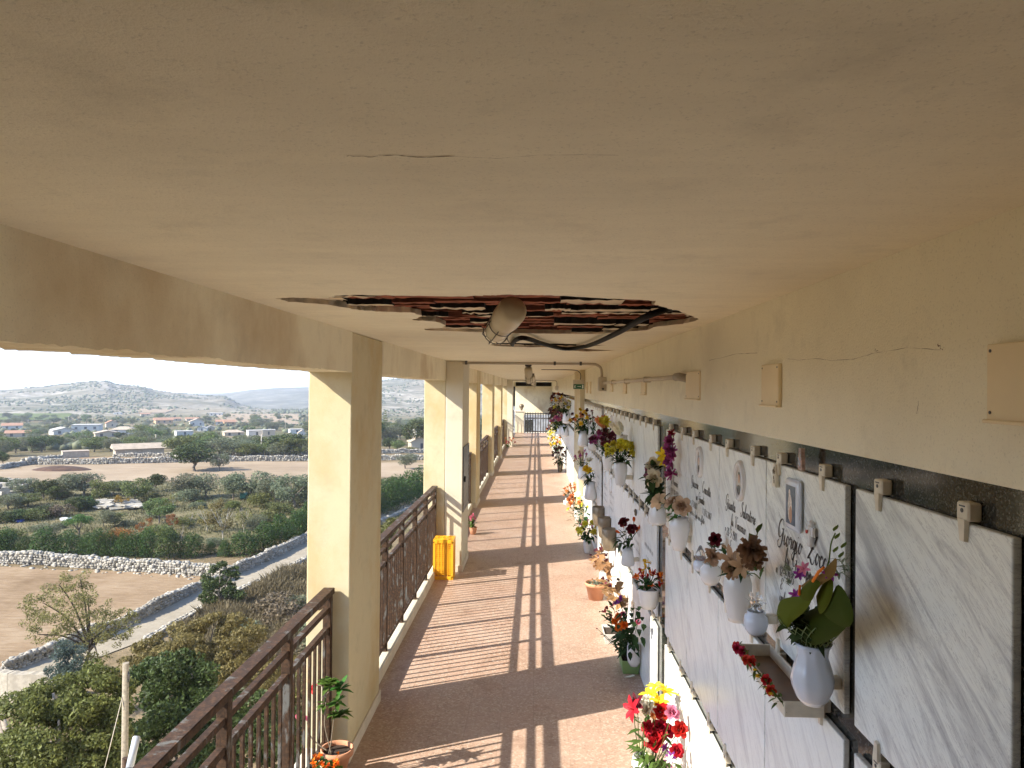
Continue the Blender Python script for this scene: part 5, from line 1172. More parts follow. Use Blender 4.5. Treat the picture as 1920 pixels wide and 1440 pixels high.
stone_wall([G(275, 1206), G(330, 1172), G(435, 1118), G(500, 1088), G(570, 1052), G(700, 985), G(790, 945)], .38, .5, .20, m_stone, 'low white stone edging on the near side of the road', 4)
stone_wall([G(75, 872), G(200, 870), G(335, 867), G(450, 865), G(572, 864), G(830, 862)], 1.2, .8, .38, m_stone, 'long pale stone wall along the far edge of the stubble field', 5)
stone_wall([G(215, 858), G(330, 856), G(335, 862)], 1.0, .7, .38, m_stone, 'short stone wall beside the old barn', 6)
stone_wall([G(410, 855), G(500, 854), G(575, 853), G(830, 849)], 1.2, .8, .38, m_stone, 'second pale stone wall higher up behind the big round tree', 7)
stone_wall([G(0, 880), G(48, 872)], .9, .8, .6, m_stoneg, 'short grey stone wall by the dark tree at the left edge', 8)
stone_wall([G(48, 872), G(78, 870)], 1.6, 3, .7, m_stone, 'heap of pale rubble at the end of the long wall', 9, 'rubble_heap', 1)
stone_wall([G(60, 865), G(110, 860)], .9, 3, .6, m_stone, 'pale rubble heap left of the small stone hut', 19, 'rubble_heap', 1)
r_ = random.Random(3); m = MB()
for k in range(60):
    q = G(r_.uniform(185, 268), r_.uniform(944, 957)); s_ = r_.uniform(.2, 1.1); M_ = Matrix.Translation(q+Vector((0, 0, r_.uniform(.05, .5)))) @ Matrix.Rotation(r_.uniform(0, 3), 4, 'Z') @ Matrix.Rotation(r_.uniform(-.3, .3), 4, 'X'); m.box((-s_, -s_*.5, -.05), (s_, s_*.5, .06), 0, M_)
tag(m.build('slab_pile', m_stone), 'scattered pile of pale slabs lying in the orchard', 'pile')
m = MB()
for k in range(40):
    q = G(r_.uniform(-10, 60), r_.uniform(915, 930)); s_ = r_.uniform(.3, 1.2); M_ = Matrix.Translation(q+Vector((0, 0, r_.uniform(.1, 1.2)))) @ Matrix.Rotation(r_.uniform(0, 3), 4, 'Z'); m.box((-s_, -s_*.6, -.2), (s_, s_*.6, .3), 0, M_)
tag(m.build('block_pile', m_stone), 'pile of white blocks behind the trees at the left edge', 'pile')
m = MB(); m.lathe([(3.2, 0), (2.4, .35), (1.2, .6), (0, .7)], 14, M=Matrix.Translation(G(116, 881)) @ Matrix.Diagonal((1.6, .8, 1, 1))); tag(m.build('compost_heap', simple('dark_compost', (.07, .035, .02), 1, .4, 1)), 'dark brown heap on the stubble field', 'heap')

# ---- vegetation
def crown_np(seed, n, blobs, ls, asp=.5, flat=.0, hang=0.0):
    """leaf quads on the shells of a set of blobs (cx,cy,cz,rx,ry,rz)"""
    g_ = np.random.default_rng(seed); B = np.array(blobs); w_ = (B[:, 3]*B[:, 4]*B[:, 5])**(2/3); idx = g_.choice(len(B), n, p=w_/w_.sum())
    d = g_.normal(size=(n, 3)); d /= np.linalg.norm(d, axis=1)[:, None]; rad = np.clip(1-np.abs(g_.normal(0, .22, n)), .2, 1.08)
    C_ = B[idx, :3]+d*B[idx, 3:6]*rad[:, None]
    a = g_.normal(size=(n, 3))+d*.5; a[:, 2] -= hang; a /= np.linalg.norm(a, axis=1)[:, None]
    t = d+g_.normal(0, .7, (n, 3)); b_ = np.cross(a, t); b_ /= np.linalg.norm(b_, axis=1)[:, None]+1e-9
    s_ = ls*g_.uniform(.6, 1.3, n)[:, None]; nrm = np.cross(a, b_)
    V = np.stack([C_-a*s_, C_+b_*s_*asp+nrm*s_*.15, C_+a*s_, C_-b_*s_*asp+nrm*s_*.15], 1).reshape(-1, 3); return V, np.arange(n*4).reshape(n, 4)
def blobs_for(seed, kind):
    r_ = random.Random(seed); out = []
    if kind == 'cone':
        for k in range(9): z = .12+.76*k/8; q = .46*(1-(z/1.05)**2.2)+.05; out.append((r_.uniform(-.05, .05), r_.uniform(-.05, .05), z, q*r_.uniform(.85, 1.1), q*r_.uniform(.85, 1.1), .17))
    elif kind == 'round':
        for k in range(16):
            u = uvec(r_); q = r_.uniform(.25, .36); out.append((u.x*.32, u.y*.32, .62+u.z*.22, q*.62, q*.62, q*.5))
    elif kind == 'olive':
        for k in range(18):
            u = uvec(r_); q = r_.uniform(.15, .27); out.append((u.x*.38, u.y*.38, .60+u.z*.24, q, q, q*.75))
    elif kind == 'umbrella':
        for k in range(14): a = r_.uniform(0, 6.3); q = math.sqrt(r_.random())*.36; out.append((q*math.cos(a), q*math.sin(a), .62+.22*(1-(q/.36)**2)+r_.uniform(-.06, .06), .18, .18, .16))
    elif kind == 'sparse':
        for k in range(13): u = uvec(r_); out.append((u.x*.36, u.y*.36, .60+u.z*.30, r_.uniform(.08, .17), r_.uniform(.08, .17), r_.uniform(.06, .13)))
    elif kind == 'bush':
        for k in range(12): u = uvec(r_); out.append((u.x*.4, u.y*.4, .34+abs(u.z)*.34-.12, .27, .27, .27))
    elif kind == 'pine':
        for k in range(11):
            z = .22+.74*k/10; q = .30*(1-z)+.05
            for j in range(6): a = j*1.05+k*.5; out.append((q*.7*math.cos(a), q*.7*math.sin(a), z, q*.42, q*.42, .025))
    return out
def trunk_mb(seed, kind, top=.6, r0=.028, nb=6):
    r_ = random.Random(seed); m = MB(); fork = top*r_.uniform(.35, .55)
    m.tube(smoothcurve([(0, 0, -.02), (r_.uniform(-.03, .03), r_.uniform(-.03, .03), fork*.5), (r_.uniform(-.04, .04), r_.uniform(-.04, .04), fork)], 3), [r0*1.3, r0*1.1, r0, r0, r0*.95, r0*.9, r0*.9], 7)
    for k in range(nb):
        a = 2*math.pi*k/nb+r_.uniform(-.4, .4); q = r_.uniform(.18, .34); m.tube(smoothcurve([(0, 0, fork*.9), (q*.45*math.cos(a), q*.45*math.sin(a), fork+(top-fork)*.5), (q*math.cos(a), q*math.sin(a), top+r_.uniform(-.05, .16))], 3), [r0*.75, r0*.65, r0*.55, r0*.45, r0*.35, r0*.25, r0*.15], 5)
    return m
m_bark = simple('bark', (.16, .13, .10), .95, .3, 12); m_barkp = simple('pale_bark', (.42, .37, .31), .95, .2, 12)
LV = dict(olive=leafmat('olive_foliage', (.155, .168, .098), .4, .3), dark=leafmat('dark_foliage', (.062, .085, .026), .5, .3), mid=leafmat('green_foliage', (.135, .165, .055), .45, .35), cone=leafmat('thuja_foliage', (.052, .092, .020), .5, .25, .02),
          bright=leafmat('bright_foliage', (.09, .15, .035), .35, .3), autumn=leafmat('autumn_foliage', (.21, .175, .065), .4, .35, .006), rusty=leafmat('rusty_foliage', (.26, .13, .03), .4, .3), pale=leafmat('pale_foliage', (.215, .205, .072), .4, .35, .008), yg=leafmat('yellow_green_foliage', (.14, .155, .046), .5, .35), dry=leafmat('dry_foliage', (.16, .13, .075), .35, .2), grey=leafmat('blue_grey_foliage', (.075, .105, .085), .35, .3))
TYPES = {'o': ('olive', 'olive', 2600, .030, .45), 'd': ('round', 'dark', 3000, .030, .55), 'g': ('olive', 'mid', 2400, .032, .55), 'u': ('umbrella', 'bright', 2200, .026, .55), 'y': ('sparse', 'autumn', 1100, .028, .5), 'r': ('sparse', 'rusty', 1300, .028, .5),
         's': ('sparse', 'pale', 700, .028, .5), 'b': ('bush', 'mid', 2400, .04, .5), 'c': ('cone', 'cone', 3000, .034, .35), 'h': ('bush', 'dark', 2600, .04, .5), 'n': ('bush', 'dry', 1800, .04, .5), 'Y': ('bush', 'yg', 1800, .04, .5), 'O': ('bush', 'rusty', 1700, .04, .5), 'w': ('bush', 'olive', 2200, .04, .45), 'p': ('pine', 'mid', 3600, .018, .3)}
TM = {}
def tmesh(k, var):
    if (k, var) not in TM:
        sh, lf, n, ls, asp = TYPES[k]; sd = sum(map(ord, k))*7+var*131
        V, F_ = crown_np(sd, n, blobs_for(sd, sh), ls, asp)
        cr = npmesh('crown', V, F_, LV[lf]); bare = sh in ('bush', 'cone')
        tr = trunk_mb(sd, sh, .9 if sh == 'pine' else .62, .016 if sh in ('sparse', 'pine') else .028, 3 if bare else 7).mesh('trunk', m_barkp if k in 'sy' else m_bark); TM[(k, var)] = (cr, tr)
    return TM[(k, var)]
tcount = [0]
def tree(k, px, pyb, hpx, wpx, label, group=None, name=None, pos=None, h=None, w=None, single=False):
    g_ = pos if pos is not None else G(px, pyb)
    if h is None: h = hpx*g_.y/FPX; w = wpx*g_.y/FPX
    tcount[0] += 1; cr, tr = tmesh(k, tcount[0] % 3); sh = TYPES[k][0]
    wk = w/(.95 if sh != 'cone' else .9)
    t = thing(name or ('shrub' if sh == 'bush' else 'tree'), label, 'shrub' if sh == 'bush' else 'tree', g_, rnd.uniform(0, 6.28), group); t.scale = (wk, wk, h/1.0)
    link('crown', cr, t); link('trunk', tr, t); return t
Zx = lambda x, y: (x/3.2, 640+y/3.2)
DESC = {'o': 'grey-green olive tree', 'd': 'dense dark green tree', 'g': 'mid green leafy tree', 'u': 'bright green umbrella-shaped tree', 'y': 'sparse yellow autumn tree', 'r': 'rusty autumn tree', 's': 'nearly bare sapling', 'b': 'green bush', 'c': 'dark green cypress hedge bush', 'h': 'dark clipped bush', 'n': 'brownish bush', 'Y': 'yellow-green bush', 'O': 'orange-yellow bush', 'w': 'grey-green bush'}
spec = [ # x, base y, h, w in the enlarged crop, kind, where it stands
 (140,930,110,130,'o','left of the dark clipped hedge, first of the back row'),(260,950,120,130,'d','second in the back row of the orchard'),(340,950,85,100,'g','low in front of the back row, left part'),(400,930,140,160,'o','behind the pale green one in the back row'),(500,935,150,190,'o','large, above the dark hedge end'),(600,960,130,120,'g','slim, left of the slab pile'),(680,925,90,120,'o','behind the slab pile, left one'),(735,930,100,110,'o','behind the slab pile, right one'),(810,965,140,140,'g','just behind the slab pile'),(930,900,100,110,'d','alone between two olives in the back row'),(1075,945,155,170,'o','round one with a forked trunk, centre of the back row'),(1235,940,140,160,'o','leaning, right of the round forked one'),(1400,950,145,140,'o','above the tall bare saplings'),(1500,945,175,200,'o','tall, near the green box, back row'),(1650,965,150,170,'o','beside the sunlit pier, left one'),(1760,1000,200,200,'o','big, nearest the sunlit pier'),(1850,985,165,140,'o','half behind the sunlit pier'),
 (50,1010,90,130,'o','at the left edge above the hedge'),(170,990,80,130,'g','left part, in front of the back row'),(5,905,90,80,'d','cut by the left edge behind the blocks'),
 (30,1085,80,100,'h','first from the left in the inner hedge'),(110,1075,80,120,'h','by the blue tarp in the inner hedge'),(215,1070,80,110,'b','middle of the inner hedge'),(275,1055,90,90,'h','right of the middle in the inner hedge'),(365,1050,90,105,'n','brown one among the dark clipped hedge'),(450,1020,100,90,'h','left one at the end of the inner hedge'),(505,1005,95,100,'h','right one at the end of the inner hedge'),
 (470,1160,120,135,'u','alone on the dry grass'),(625,1120,110,100,'o','left of a small leafy one on the dry grass'),(690,1110,80,100,'g','small, on the dry grass by the olive'),(955,1090,150,130,'g','slender stem, centre of the dry grass'),(1245,1145,170,140,'y','left of the tallest yellow one'),(1340,1195,240,170,'y','tallest, with a pale crooked trunk'),(1460,1150,190,90,'s','pale trunk right of the tall yellow one'),(870,1170,110,100,'r','yellow-orange, centre of the dry grass'),(720,1195,90,150,'O','behind the front hedge'),(285,1190,100,110,'o','with a rusty tip, left of the umbrella tree'),(75,1190,80,100,'Y','at the left edge behind the front hedge'),(1030,1130,90,70,'r','small yellow one on the dry grass'),(1090,1185,100,70,'s','leafless, centre of the dry grass'),(1660,1100,130,150,'g','in front of the pier-side olives'),(1550,1165,120,100,'o','above the front hedge, near the pier'),(960,1195,120,130,'Y','behind the front hedge, centre'),(600,1190,55,110,'w','low, behind the front hedge'),(1280,1225,55,90,'w','low, near the pale crooked trunk'),(1145,1100,90,60,'s','thin, near the slender-stemmed one'),(730,990,70,80,'r','yellow one touching the slab pile'),(1560,1000,110,120,'Y','pale one under the big olives'),(505,1000,60,40,'s','tiny, before the dark hedge end'),(1040,1010,110,40,'s','thin, right of the slab pile'),(1130,960,90,120,'w','low grey one before the back row'),(880,930,70,100,'w','low grey one behind the slab pile')]
for x, y, h_, w_, k, wh in spec: tree(k, *Zx(x, y), h_/3.2*1.08, w_/3.2*1.25, f'{DESC[k]}, {wh}')
ro = random.Random(77)
for i in range(46):
    x, y = ro.uniform(-20, 1900), ro.uniform(925, 1010) if i < 26 else ro.uniform(1010, 1200)
    if 540 < x < 900 and 935 < y < 1025: continue
    k = ro.choice('wwbYo' if i < 26 else 'wwY'); q = ro.uniform(.7, 1.2); tree(k, *Zx(x, y), 62/3.2*q, 95/3.2*q, {'w': 'low grey-green shrub among the orchard trees', 'b': 'low green shrub among the orchard trees', 'Y': 'low yellow-green shrub among the orchard trees', 'o': 'small olive tree filling the back of the orchard'}[k], 'low growth in the orchard')
hed = [(-10,1275,110,100),(40,1272,125,95),(150,1272,80,95),(265,1280,130,130),(420,1275,115,140),(520,1280,105,90),(590,1285,130,95),(660,1285,120,95),(740,1290,115,90),(810,1290,115,110),(890,1292,140,95),(1010,1300,150,120),(1150,1292,115,120),(1265,1275,60,55),(1350,1290,85,65),(1460,1280,115,140),(1580,1250,135,120),(1680,1225,145,140),(1780,1185,140,120),(1840,1155,150,110)]
for i, (x, y, h_, w_) in enumerate(hed): tree('c', *Zx(x, y), h_/3.2*1.28, w_/3.2*1.42, f'dark green cypress hedge bush above the stone walls, number {i+1} from the left edge' if False else f'dark green cypress hedge bush in the row above the white stone wall', 'cypress hedge bushes above the road walls', 'hedge_bush')
for i, px in enumerate(range(590, 800, 22)): tree('c', px, 1005-(px-590)*.38, 56, 62, 'dark green cypress hedge bush seen between the nearest two piers', 'cypress hedge bushes between the piers', 'hedge_bush')
tree('d', 365, 882, 54, 86, 'broad dark round tree standing alone on the stubble field'); tree('o', 411, 883, 36, 36, 'small olive tree right beside the broad dark round tree')
tree('d', 534, 856, 46, 76, 'dark twin-crowned tree on the wall beside the sunlit pier'); tree('o', 524, 858, 30, 40, 'olive tree in front of the twin-crowned dark tree'); tree('d', 5, 872, 26, 28, 'dark tree cut by the left edge by the stubble field')
tree('o', 760, 879, 32, 40, 'round olive tree on the field seen between the piers'); tree('w', 738, 925, 38, 72, 'large grey-green bush behind the hedge seen between the piers')
tree('p', 722, 828, 60, 30, 'tall layered pine seen between the nearest two piers'); tree('d', 730, 845, 26, 30, 'dark bush-like tree below the tall pine between the piers', name='tree'); tree('g', 745, 846, 22, 26, 'light green tree beside the gabled house between the piers'); tree('Y', 773, 847, 12, 24, 'bright bush in front of the gabled house between the piers')
# woods of the valley: crowns one can still tell apart
rw = random.Random(44)
HS = [(45,530,100,40,'side',0,0,'white house with a red roof at the left edge of the valley'),(75,575,125,40,'side',1,0,'low house with an orange roof at the left edge'),(345,560,130,42,'gable',0,2,'white gabled house left of the big flat white one'),(487,540,150,40,'flat',0,2,'big flat-roofed white building in the valley'),(655,518,66,44,'gable',1,0,'small terracotta house with a gable above the valley'),(610,575,130,38,'gable',1,1,'cream gabled house in front of the hip-roofed one'),(715,558,120,46,'hip',0,1,'white house with a pale hip roof'),(960,494,95,36,'side',2,0,'orange house among trees in the middle of the valley'),(1045,478,50,22,'side',1,0,'small house with a tiled roof right of the orange one'),(1165,510,80,44,'gable',0,1,'white gabled house above the flat white shed'),(1140,480,70,24,'side',1,0,'tile-roofed house behind the white gabled one'),(1085,566,95,28,'flat',0,2,'low flat white shed among the valley trees'),(1205,540,55,30,'gable',0,2,'small white gabled house right of the flat shed'),(1255,535,50,28,'gable',1,2,'cream gabled house next to the small white one'),(1320,500,70,30,'side',0,0,'white house with a red roof on the right of the valley'),(1365,505,65,34,'side',2,0,'orange house next to the red-roofed white one'),(1380,568,110,36,'hip',1,1,'tan house with a hip roof right of the centre'),(1520,572,100,38,'flat',0,2,'long white building with a row of windows by the pole'),(1600,572,75,42,'flat',1,2,'yellow flat-roofed house right of the long white one'),(1765,555,80,28,'flat',0,2,'white flat house half hidden by the sunlit pier'),(1805,580,50,46,'gable',0,1,'white gabled house at the edge of the sunlit pier'),(860,446,50,16,'side',1,0,'tiny house with a red roof up the slope'),(1285,446,70,16,'flat',0,2,'tiny white house at the foot of the hill'),(700,440,40,14,'flat',0,2,'tiny white house left of the middle on the slope')]
HB = [(x/3.2, 640+y/3.2, w_/3.2, h_/3.2) for x, y, w_, h_, *_ in HS]+[(248, 856, 83, 21), (133, 858, 44, 13)]
def blocked(px, py, hp, wp):
    return any(abs(px-x) < w_/2+wp*.45 and py > y-6 and py-hp < y-h_*.35 for x, y, w_, h_ in HB)
ntree = 0
while ntree < 240:
    px = rw.uniform(-20, 600); py = rw.uniform(818, 858) if ntree < 130 else rw.uniform(783, 820)
    if 60 < px < 340 and py > 848: continue
    k = rw.choice('oogggdo'); s_ = rw.uniform(.6, 1.2); g_ = G(px, py); h_ = rw.uniform(3.6, 6)*s_
    if blocked(px, py, h_*FPX/g_.y, h_*1.3*FPX/g_.y): continue
    ntree += 1
    tree(k, px, py, 0, 0, 'one of the green trees massed in the valley behind the stubble field', 'valley trees behind the field', pos=g_, h=h_, w=h_*rw.uniform(1.1, 1.7))
for i in range(40):
    px = rw.uniform(690, 920); py = rw.uniform(800, 846); g_ = G(px, py); h_ = rw.uniform(5, 9); tree(rw.choice('dgo'), px, py, 0, 0, 'one of the valley trees seen between the piers', 'valley trees between the piers', pos=g_, h=h_, w=h_*1.3)
# scrub on the hills and low growth on the valley floor: too many to count
def scatter(name, n, rng, seed, sz, mat, aspect=.8, dens=None):
    g_ = random.Random(seed); Vs, Fs = [], []; bm = bmesh.new(); bmesh.ops.create_icosphere(bm, subdivisions=1, radius=1); iv = [v.co.copy() for v in bm.verts]; fv = [[v.index for v in f.verts] for f in bm.faces]; bm.free()
    c = 0
    while c < n:
        a = g_.uniform(-.80, -.02); r_ = g_.uniform(*rng); x, y = r_*math.sin(a), r_*math.cos(a)
        if noise.noise((x*.008, y*.008, 5))+.35*noise.noise((x*.03, y*.03, 8)) < (dens if dens is not None else -.1)+g_.uniform(-.25, .1): continue
        z = gz(x, y); s_ = sz*g_.uniform(.45, 1.3); o = len(Vs)
        for v in iv: Vs.append((x+v.x*s_*g_.uniform(.7, 1.3), y+v.y*s_*g_.uniform(.7, 1.3), z+s_*.35+v.z*s_*aspect*g_.uniform(.6, 1.2)))
        Fs += [tuple(o+i for i in f) for f in fv]; c += 1
    return tag(link(name, npmesh(name, np.array(Vs), np.array(Fs), mat)), None, None, None, 'stuff')
scatter('hill_scrub', 4600, (960, 1780), 5, 1.9, LV['olive'], .8, .12)
scatter('valley_scrub', 1500, (230, 960), 6, 1.7, LV['olive'], .8, -.1)
# dry grass and weeds on the slope below the gallery
g_ = np.random.default_rng(9); n = 42000
c3 = [G(430, 1240), G(300, 1215), G(575, 1050), G(700, 1000), G(720, 1120), G(600, 1260)]
def grass(name, quad, n, mat, hh, seed):
    g_ = np.random.default_rng(seed); a, b_, c, d = [np.array(q) for q in quad]; u, v = g_.random(n), g_.random(n)
    Pn = (a*(1-u[:, None])+b_*u[:, None])*(1-v[:, None])+(d*(1-u[:, None])+c*u[:, None])*v[:, None]
    cl = np.array([noise.noise((p[0]*.35, p[1]*.35, seed)) for p in Pn]); keep = cl > g_.uniform(-.75, .1, n); Pn = Pn[keep]; k = len(Pn); cl = cl[keep]
    Pn[:, 2] = GZ; h_ = hh*g_.uniform(.4, 1.2, k)*(1+cl); dr = g_.normal(0, .35, (k, 2)); w_ = .035
    top = Pn.copy(); top[:, :2] += dr*h_[:, None]; top[:, 2] += h_; an = g_.uniform(0, 6.3, k); off = np.stack([np.cos(an)*w_, np.sin(an)*w_, np.zeros(k)], 1)
    mid_ = (Pn+top)/2; mid_[:, 2] += h_*.12
    V = np.stack([Pn-off*.6, Pn+off*.6, mid_+off, top, mid_-off], 1).reshape(-1, 3); return tag(link(name, npmesh(name, V, np.arange(k*5).reshape(k, 5), mat)), None, None, None, 'stuff')
L_straw = leafmat('straw', (.19, .155, .09), .35, .25, .0)
L_weed = leafmat('weed', (.15, .145, .07), .35, .25, .0)
grass('dry_grass', [G(330, 1182), G(575, 1062), Vector((-6, 62, GZ)), Vector((-8, 26, GZ))], 70000, L_straw, .6, 9)
grass('weeds', [G(-30, 912), G(800, 912), G(770, 1000), G(-30, 1040)], 40000, L_weed, .22, 10)
rg = random.Random(61)
for i in range(26):
    g0 = Vector((rg.uniform(-17, -7), rg.uniform(28, 52), GZ)); s_ = rg.uniform(1.0, 2.2); tree('n' if i % 3 else 'w', 0, 0, 0, 0, 'dry brown bush on the grassy slope beside the road', 'dry bushes on the slope below the railing', pos=g0, h=s_, w=s_*1.6)

# ---- the near trees below the railing
def big_tree(label, top, base, nl, ls, leafm, blobs, seed, limbs, bark=None, asp=.5, hang=.2, name='tree', fill=.52):
    t = thing(name, label, 'tree' if name == 'tree' else 'shrub', base, 0); off = Vector(base)
    V, F_ = crown_np(seed, nl, [(c[0]-off.x, c[1]-off.y, c[2]-off.z, *c[3:]) for c in sub(blobs, 9, fill, seed)], ls, asp, 0, hang); link('crown', npmesh('crown', V, F_, leafm), t)
    m = MB()
    for pts, r0 in limbs:
        P_ = smoothcurve([Vector(p)-off for p in pts], 5); k = len(P_); m.tube(P_, [r0*(1-.75*i/(k-1)) for i in range(k)], 7)
    m.build('trunk', bark or m_bark, t); return t
def pixblobs(lst, rz=.8):
    """(px, py, Y, r px): leaf clumps at their own distance"""
    out = []
    for px, py, Y, rp_ in lst: p = atY(px, py, Y); q = rp_*Y/FPX; out.append((p.x, p.y, p.z, q, q*1.1, q*rz))
    return out
def sub(bl, n=7, f=.42, seed=1):
    r_ = random.Random(seed); o = []
    for b_ in bl:
        for k in range(n):
            u = uvec(r_); q = r_.uniform(.55, 1.05); s_ = r_.uniform(.6, 1.25)*f; o.append((b_[0]+u.x*b_[3]*q, b_[1]+u.y*b_[4]*q, b_[2]+u.z*b_[5]*q, b_[3]*s_, b_[4]*s_, b_[5]*s_*.8))
    return o
def limbs_to(base, blobs, r0, seed, n=9, lean=0):
    r_ = random.Random(seed); b0 = Vector(base); c = sum((Vector(b_[:3]) for b_ in blobs), Vector())/len(blobs); fork = b0.lerp(c, .45); out = [([b0, b0.lerp(fork, .5)+Vector((lean, 0, 0)), fork], r0)]
    for b_ in r_.sample(blobs, min(n, len(blobs))): e = Vector(b_[:3]); out.append(([fork, fork.lerp(e, .5)+Vector((0, 0, (e-fork).length*.12)), e], r0*.45))
    return out
# pale feathery tree by the road
pb = pixblobs([(110,1095,33,30),(150,1085,34,26),(80,1130,33,32),(130,1130,32,36),(165,1120,34,24),(60,1160,33,26),(100,1165,32,34),(150,1165,33,30),(190,1140,33,26),(205,1170,32,30),(225,1160,33,22),(180,1190,32,30),(120,1190,32,26),(70,1190,33,22),(215,1200,32,24),(245,1150,33,12),(160,1225,31,24),(185,1240,31,20),(250,1175,32,14)])
g1 = G(178, 1262); big_tree('pale feathery tree with a slanting dark trunk beside the road', 0, g1, 9500, .052, LV['pale'], pb, 71, limbs_to(g1, pb, .15, 3, 14, -.3), simple('dark_bark', (.06, .045, .03), .95, .3, 12), fill=.42)
pb = pixblobs([(130,1220,30,26),(115,1240,30,24),(150,1245,30,22),(125,1262,30,26),(105,1258,30,16)]); g1 = G(128, 1290); big_tree('blue-grey bush under the pale feathery tree', 0, g1, 3500, .07, LV['grey'], pb, 72, limbs_to(g1, pb, .05, 4, 5), asp=.3, name='shrub')
pb = pixblobs([(412,1065,46,18),(398,1085,46,20),(430,1085,46,20),(410,1105,45,26),(395,1120,45,18),(432,1115,45,20),(415,1130,45,18),(440,1070,46,10)]); g1 = G(408, 1152); big_tree('dark small tree standing over the road edge', 0, g1, 4200, .11, LV['dark'], pb, 73, limbs_to(g1, pb, .09, 5, 7), asp=.4)
# big green tree at the lower left
pb = pixblobs([(100,1300,15,50),(150,1290,15.5,46),(60,1330,15,48),(110,1350,14.5,56),(165,1340,15,50),(200,1300,15.5,36),(40,1390,14.5,56),(100,1410,14,60),(160,1400,14.5,56),(205,1370,15,40),(60,1450,14,60),(130,1470,14,64),(200,1440,14.5,50),(180,1270,16,30),(215,1330,15.5,30),(10,1440,14.5,44),(225,1290,16,26)])
g1 = Vector((atY(110, 1400, 15).x, 15.2, GZ)); big_tree('large leafy green tree filling the lower left corner', 0, g1, 34000, .050, LV['yg'], pb, 74, limbs_to(g1, pb, .2, 6, 14), m_barkp, .45, .5)
# dark tree beside it with an ochre crown behind
pb = pixblobs([(280,1270,19,40),(320,1250,19,44),(360,1270,19,44),(300,1310,18,52),(350,1320,18,54),(400,1300,18.5,44),(270,1340,18,40),(320,1370,17,56),(380,1370,17,50),(270,1400,17,46),(330,1420,16.5,54),(420,1340,18,40),(440,1370,17,44),(400,1420,16.5,50),(470,1330,18,36),(470,1400,17,44),(260,1440,16.5,40),(520,1360,18,40),(520,1420,17,44)])
g1 = Vector((atY(350, 1380, 18).x, 18, GZ)); big_tree('dark green tree below the nearest railing', 0, g1, 34000, .058, LV['dark'], pb, 75, limbs_to(g1, pb, .2, 7, 14), asp=.5)
pb = pixblobs([(250,1240,24,26),(280,1215,25,30),(320,1195,25,32),(360,1190,26,32),(400,1175,27,30),(440,1180,27,30),(340,1225,24,34),(390,1215,25,34),(430,1220,25,34),(470,1200,26,28),(300,1240,24,30),(480,1235,25,30),(450,1260,24,32),(410,1250,24,30),(240,1265,23,22),(500,1270,24,30),(530,1240,26,24)])
g1 = Vector((atY(370, 1230, 25).x, 25, GZ)); big_tree('ochre and yellow bushy tree between the road and the dark tree', 0, g1, 30000, .058, LV['autumn'], pb, 76, limbs_to(g1, pb, .15, 8, 12), asp=.5)
pb = pixblobs([(540,1330,21,40),(570,1290,22,30),(590,1350,20,46),(560,1400,19,50),(600,1420,18,50),(620,1310,22,36),(660,1340,21,50),(640,1400,19,50)]); g1 = Vector((atY(590, 1370, 20).x, 20, GZ)); big_tree('yellow-green tree seen through the bars of the nearest railing', 0, g1, 9000, .09, LV['yg'], pb, 77, limbs_to(g1, pb, .14, 9, 8))
pb = pixblobs([(728,985,46,14),(722,1000,45,18),(735,1005,44,14),(718,1020,44,16)]); g1 = G(722, 1042); big_tree('yellow-green shrub by the road seen between the piers', 0, g1, 2600, .1, LV['yg'], pb, 78, limbs_to(g1, pb, .06, 10, 4), name='shrub')
# pole with its guy wire, pipes by the railing, tiled roof corner
pt = atY(236, 1243, 11.5); up_ = thing('utility_pole', 'weathered grey utility pole with a guy wire at the lower left', 'pole', (pt.x, pt.y, GZ)); m = MB(); m.tube([(0, 0, 0), (0, 0, pt.z-GZ)], [.075, .05], 12); m.build('shaft', simple('weathered_pole', (.26, .22, .16), .9, .3, 20), up_)
m = MB(); m.tube([(.04, 0, pt.z-GZ-.14), (.07, -.02, pt.z-GZ-.2), (.06, -.02, pt.z-GZ-.3)], .015, 6); m.build('hook', m_cab, up_)
e = atY(195, 1445, 11.2)-Vector((pt.x, pt.y, GZ)); m = MB(); m.tube([(0, 0, pt.z-GZ-.35), e, e+(e-Vector((0, 0, pt.z-GZ-.35)))*2.2], .006, 5); m.build('guy_wire', m_conduit, up_)
pa = atY(256, 1382, 4.3); t = thing('capped_pipe', 'rusty pipe with a grey plastic cap at the end of the nearest railing', 'pipe', pa)
ax = (atY(243, 1440, 4.2)-pa).normalized(); m = MB(); m.tube([ax*.16, ax*1.6], .019, 12); m.build('pipe', m_rust, t); m = MB(); m.tube([Vector(), ax*.17], .022, 14); m.tube([-ax*.004, Vector()], .018, 14); m.build('cap', simple('grey_cap', (.42, .45, .50), .4, .05), t)
pa = atY(235, 1421, 5.2); m = MB(); m.tube([(0, 0, 0), (0, 0, -3)], .022, 10); tag(m.build('rusty_post', m_rust, None, pa), 'short rusty post end beside the capped pipe', 'post')
t = thing('farmhouse', 'low farmhouse with a clay tile roof at the bottom left corner', 'house', (atY(-60, 1430, 19).x, 19, GZ)); m = MB()
pr_ = [atY(-130, 1345, 22), atY(10, 1340, 22), atY(48, 1470, 17.5), atY(-130, 1475, 17.5)]; o_ = t.location
for i in range(16):
    u0 = i/16; a, b_ = pr_[0].lerp(pr_[1], u0), pr_[3].lerp(pr_[2], u0)
    m.tube([a-o_, b_-o_], .11, 8, 0)
m.build('roof', stonemat('clay_tiles', [(.22, .17, .12), (.32, .25, .18), (.40, .33, .25)], 4), t)
m = MB(); m.box((-3.5, -1.6, 0), (1.1, 2.2, min(p.z for p in pr_)-GZ-.25)); m.build('wall', m_stoneg, t)
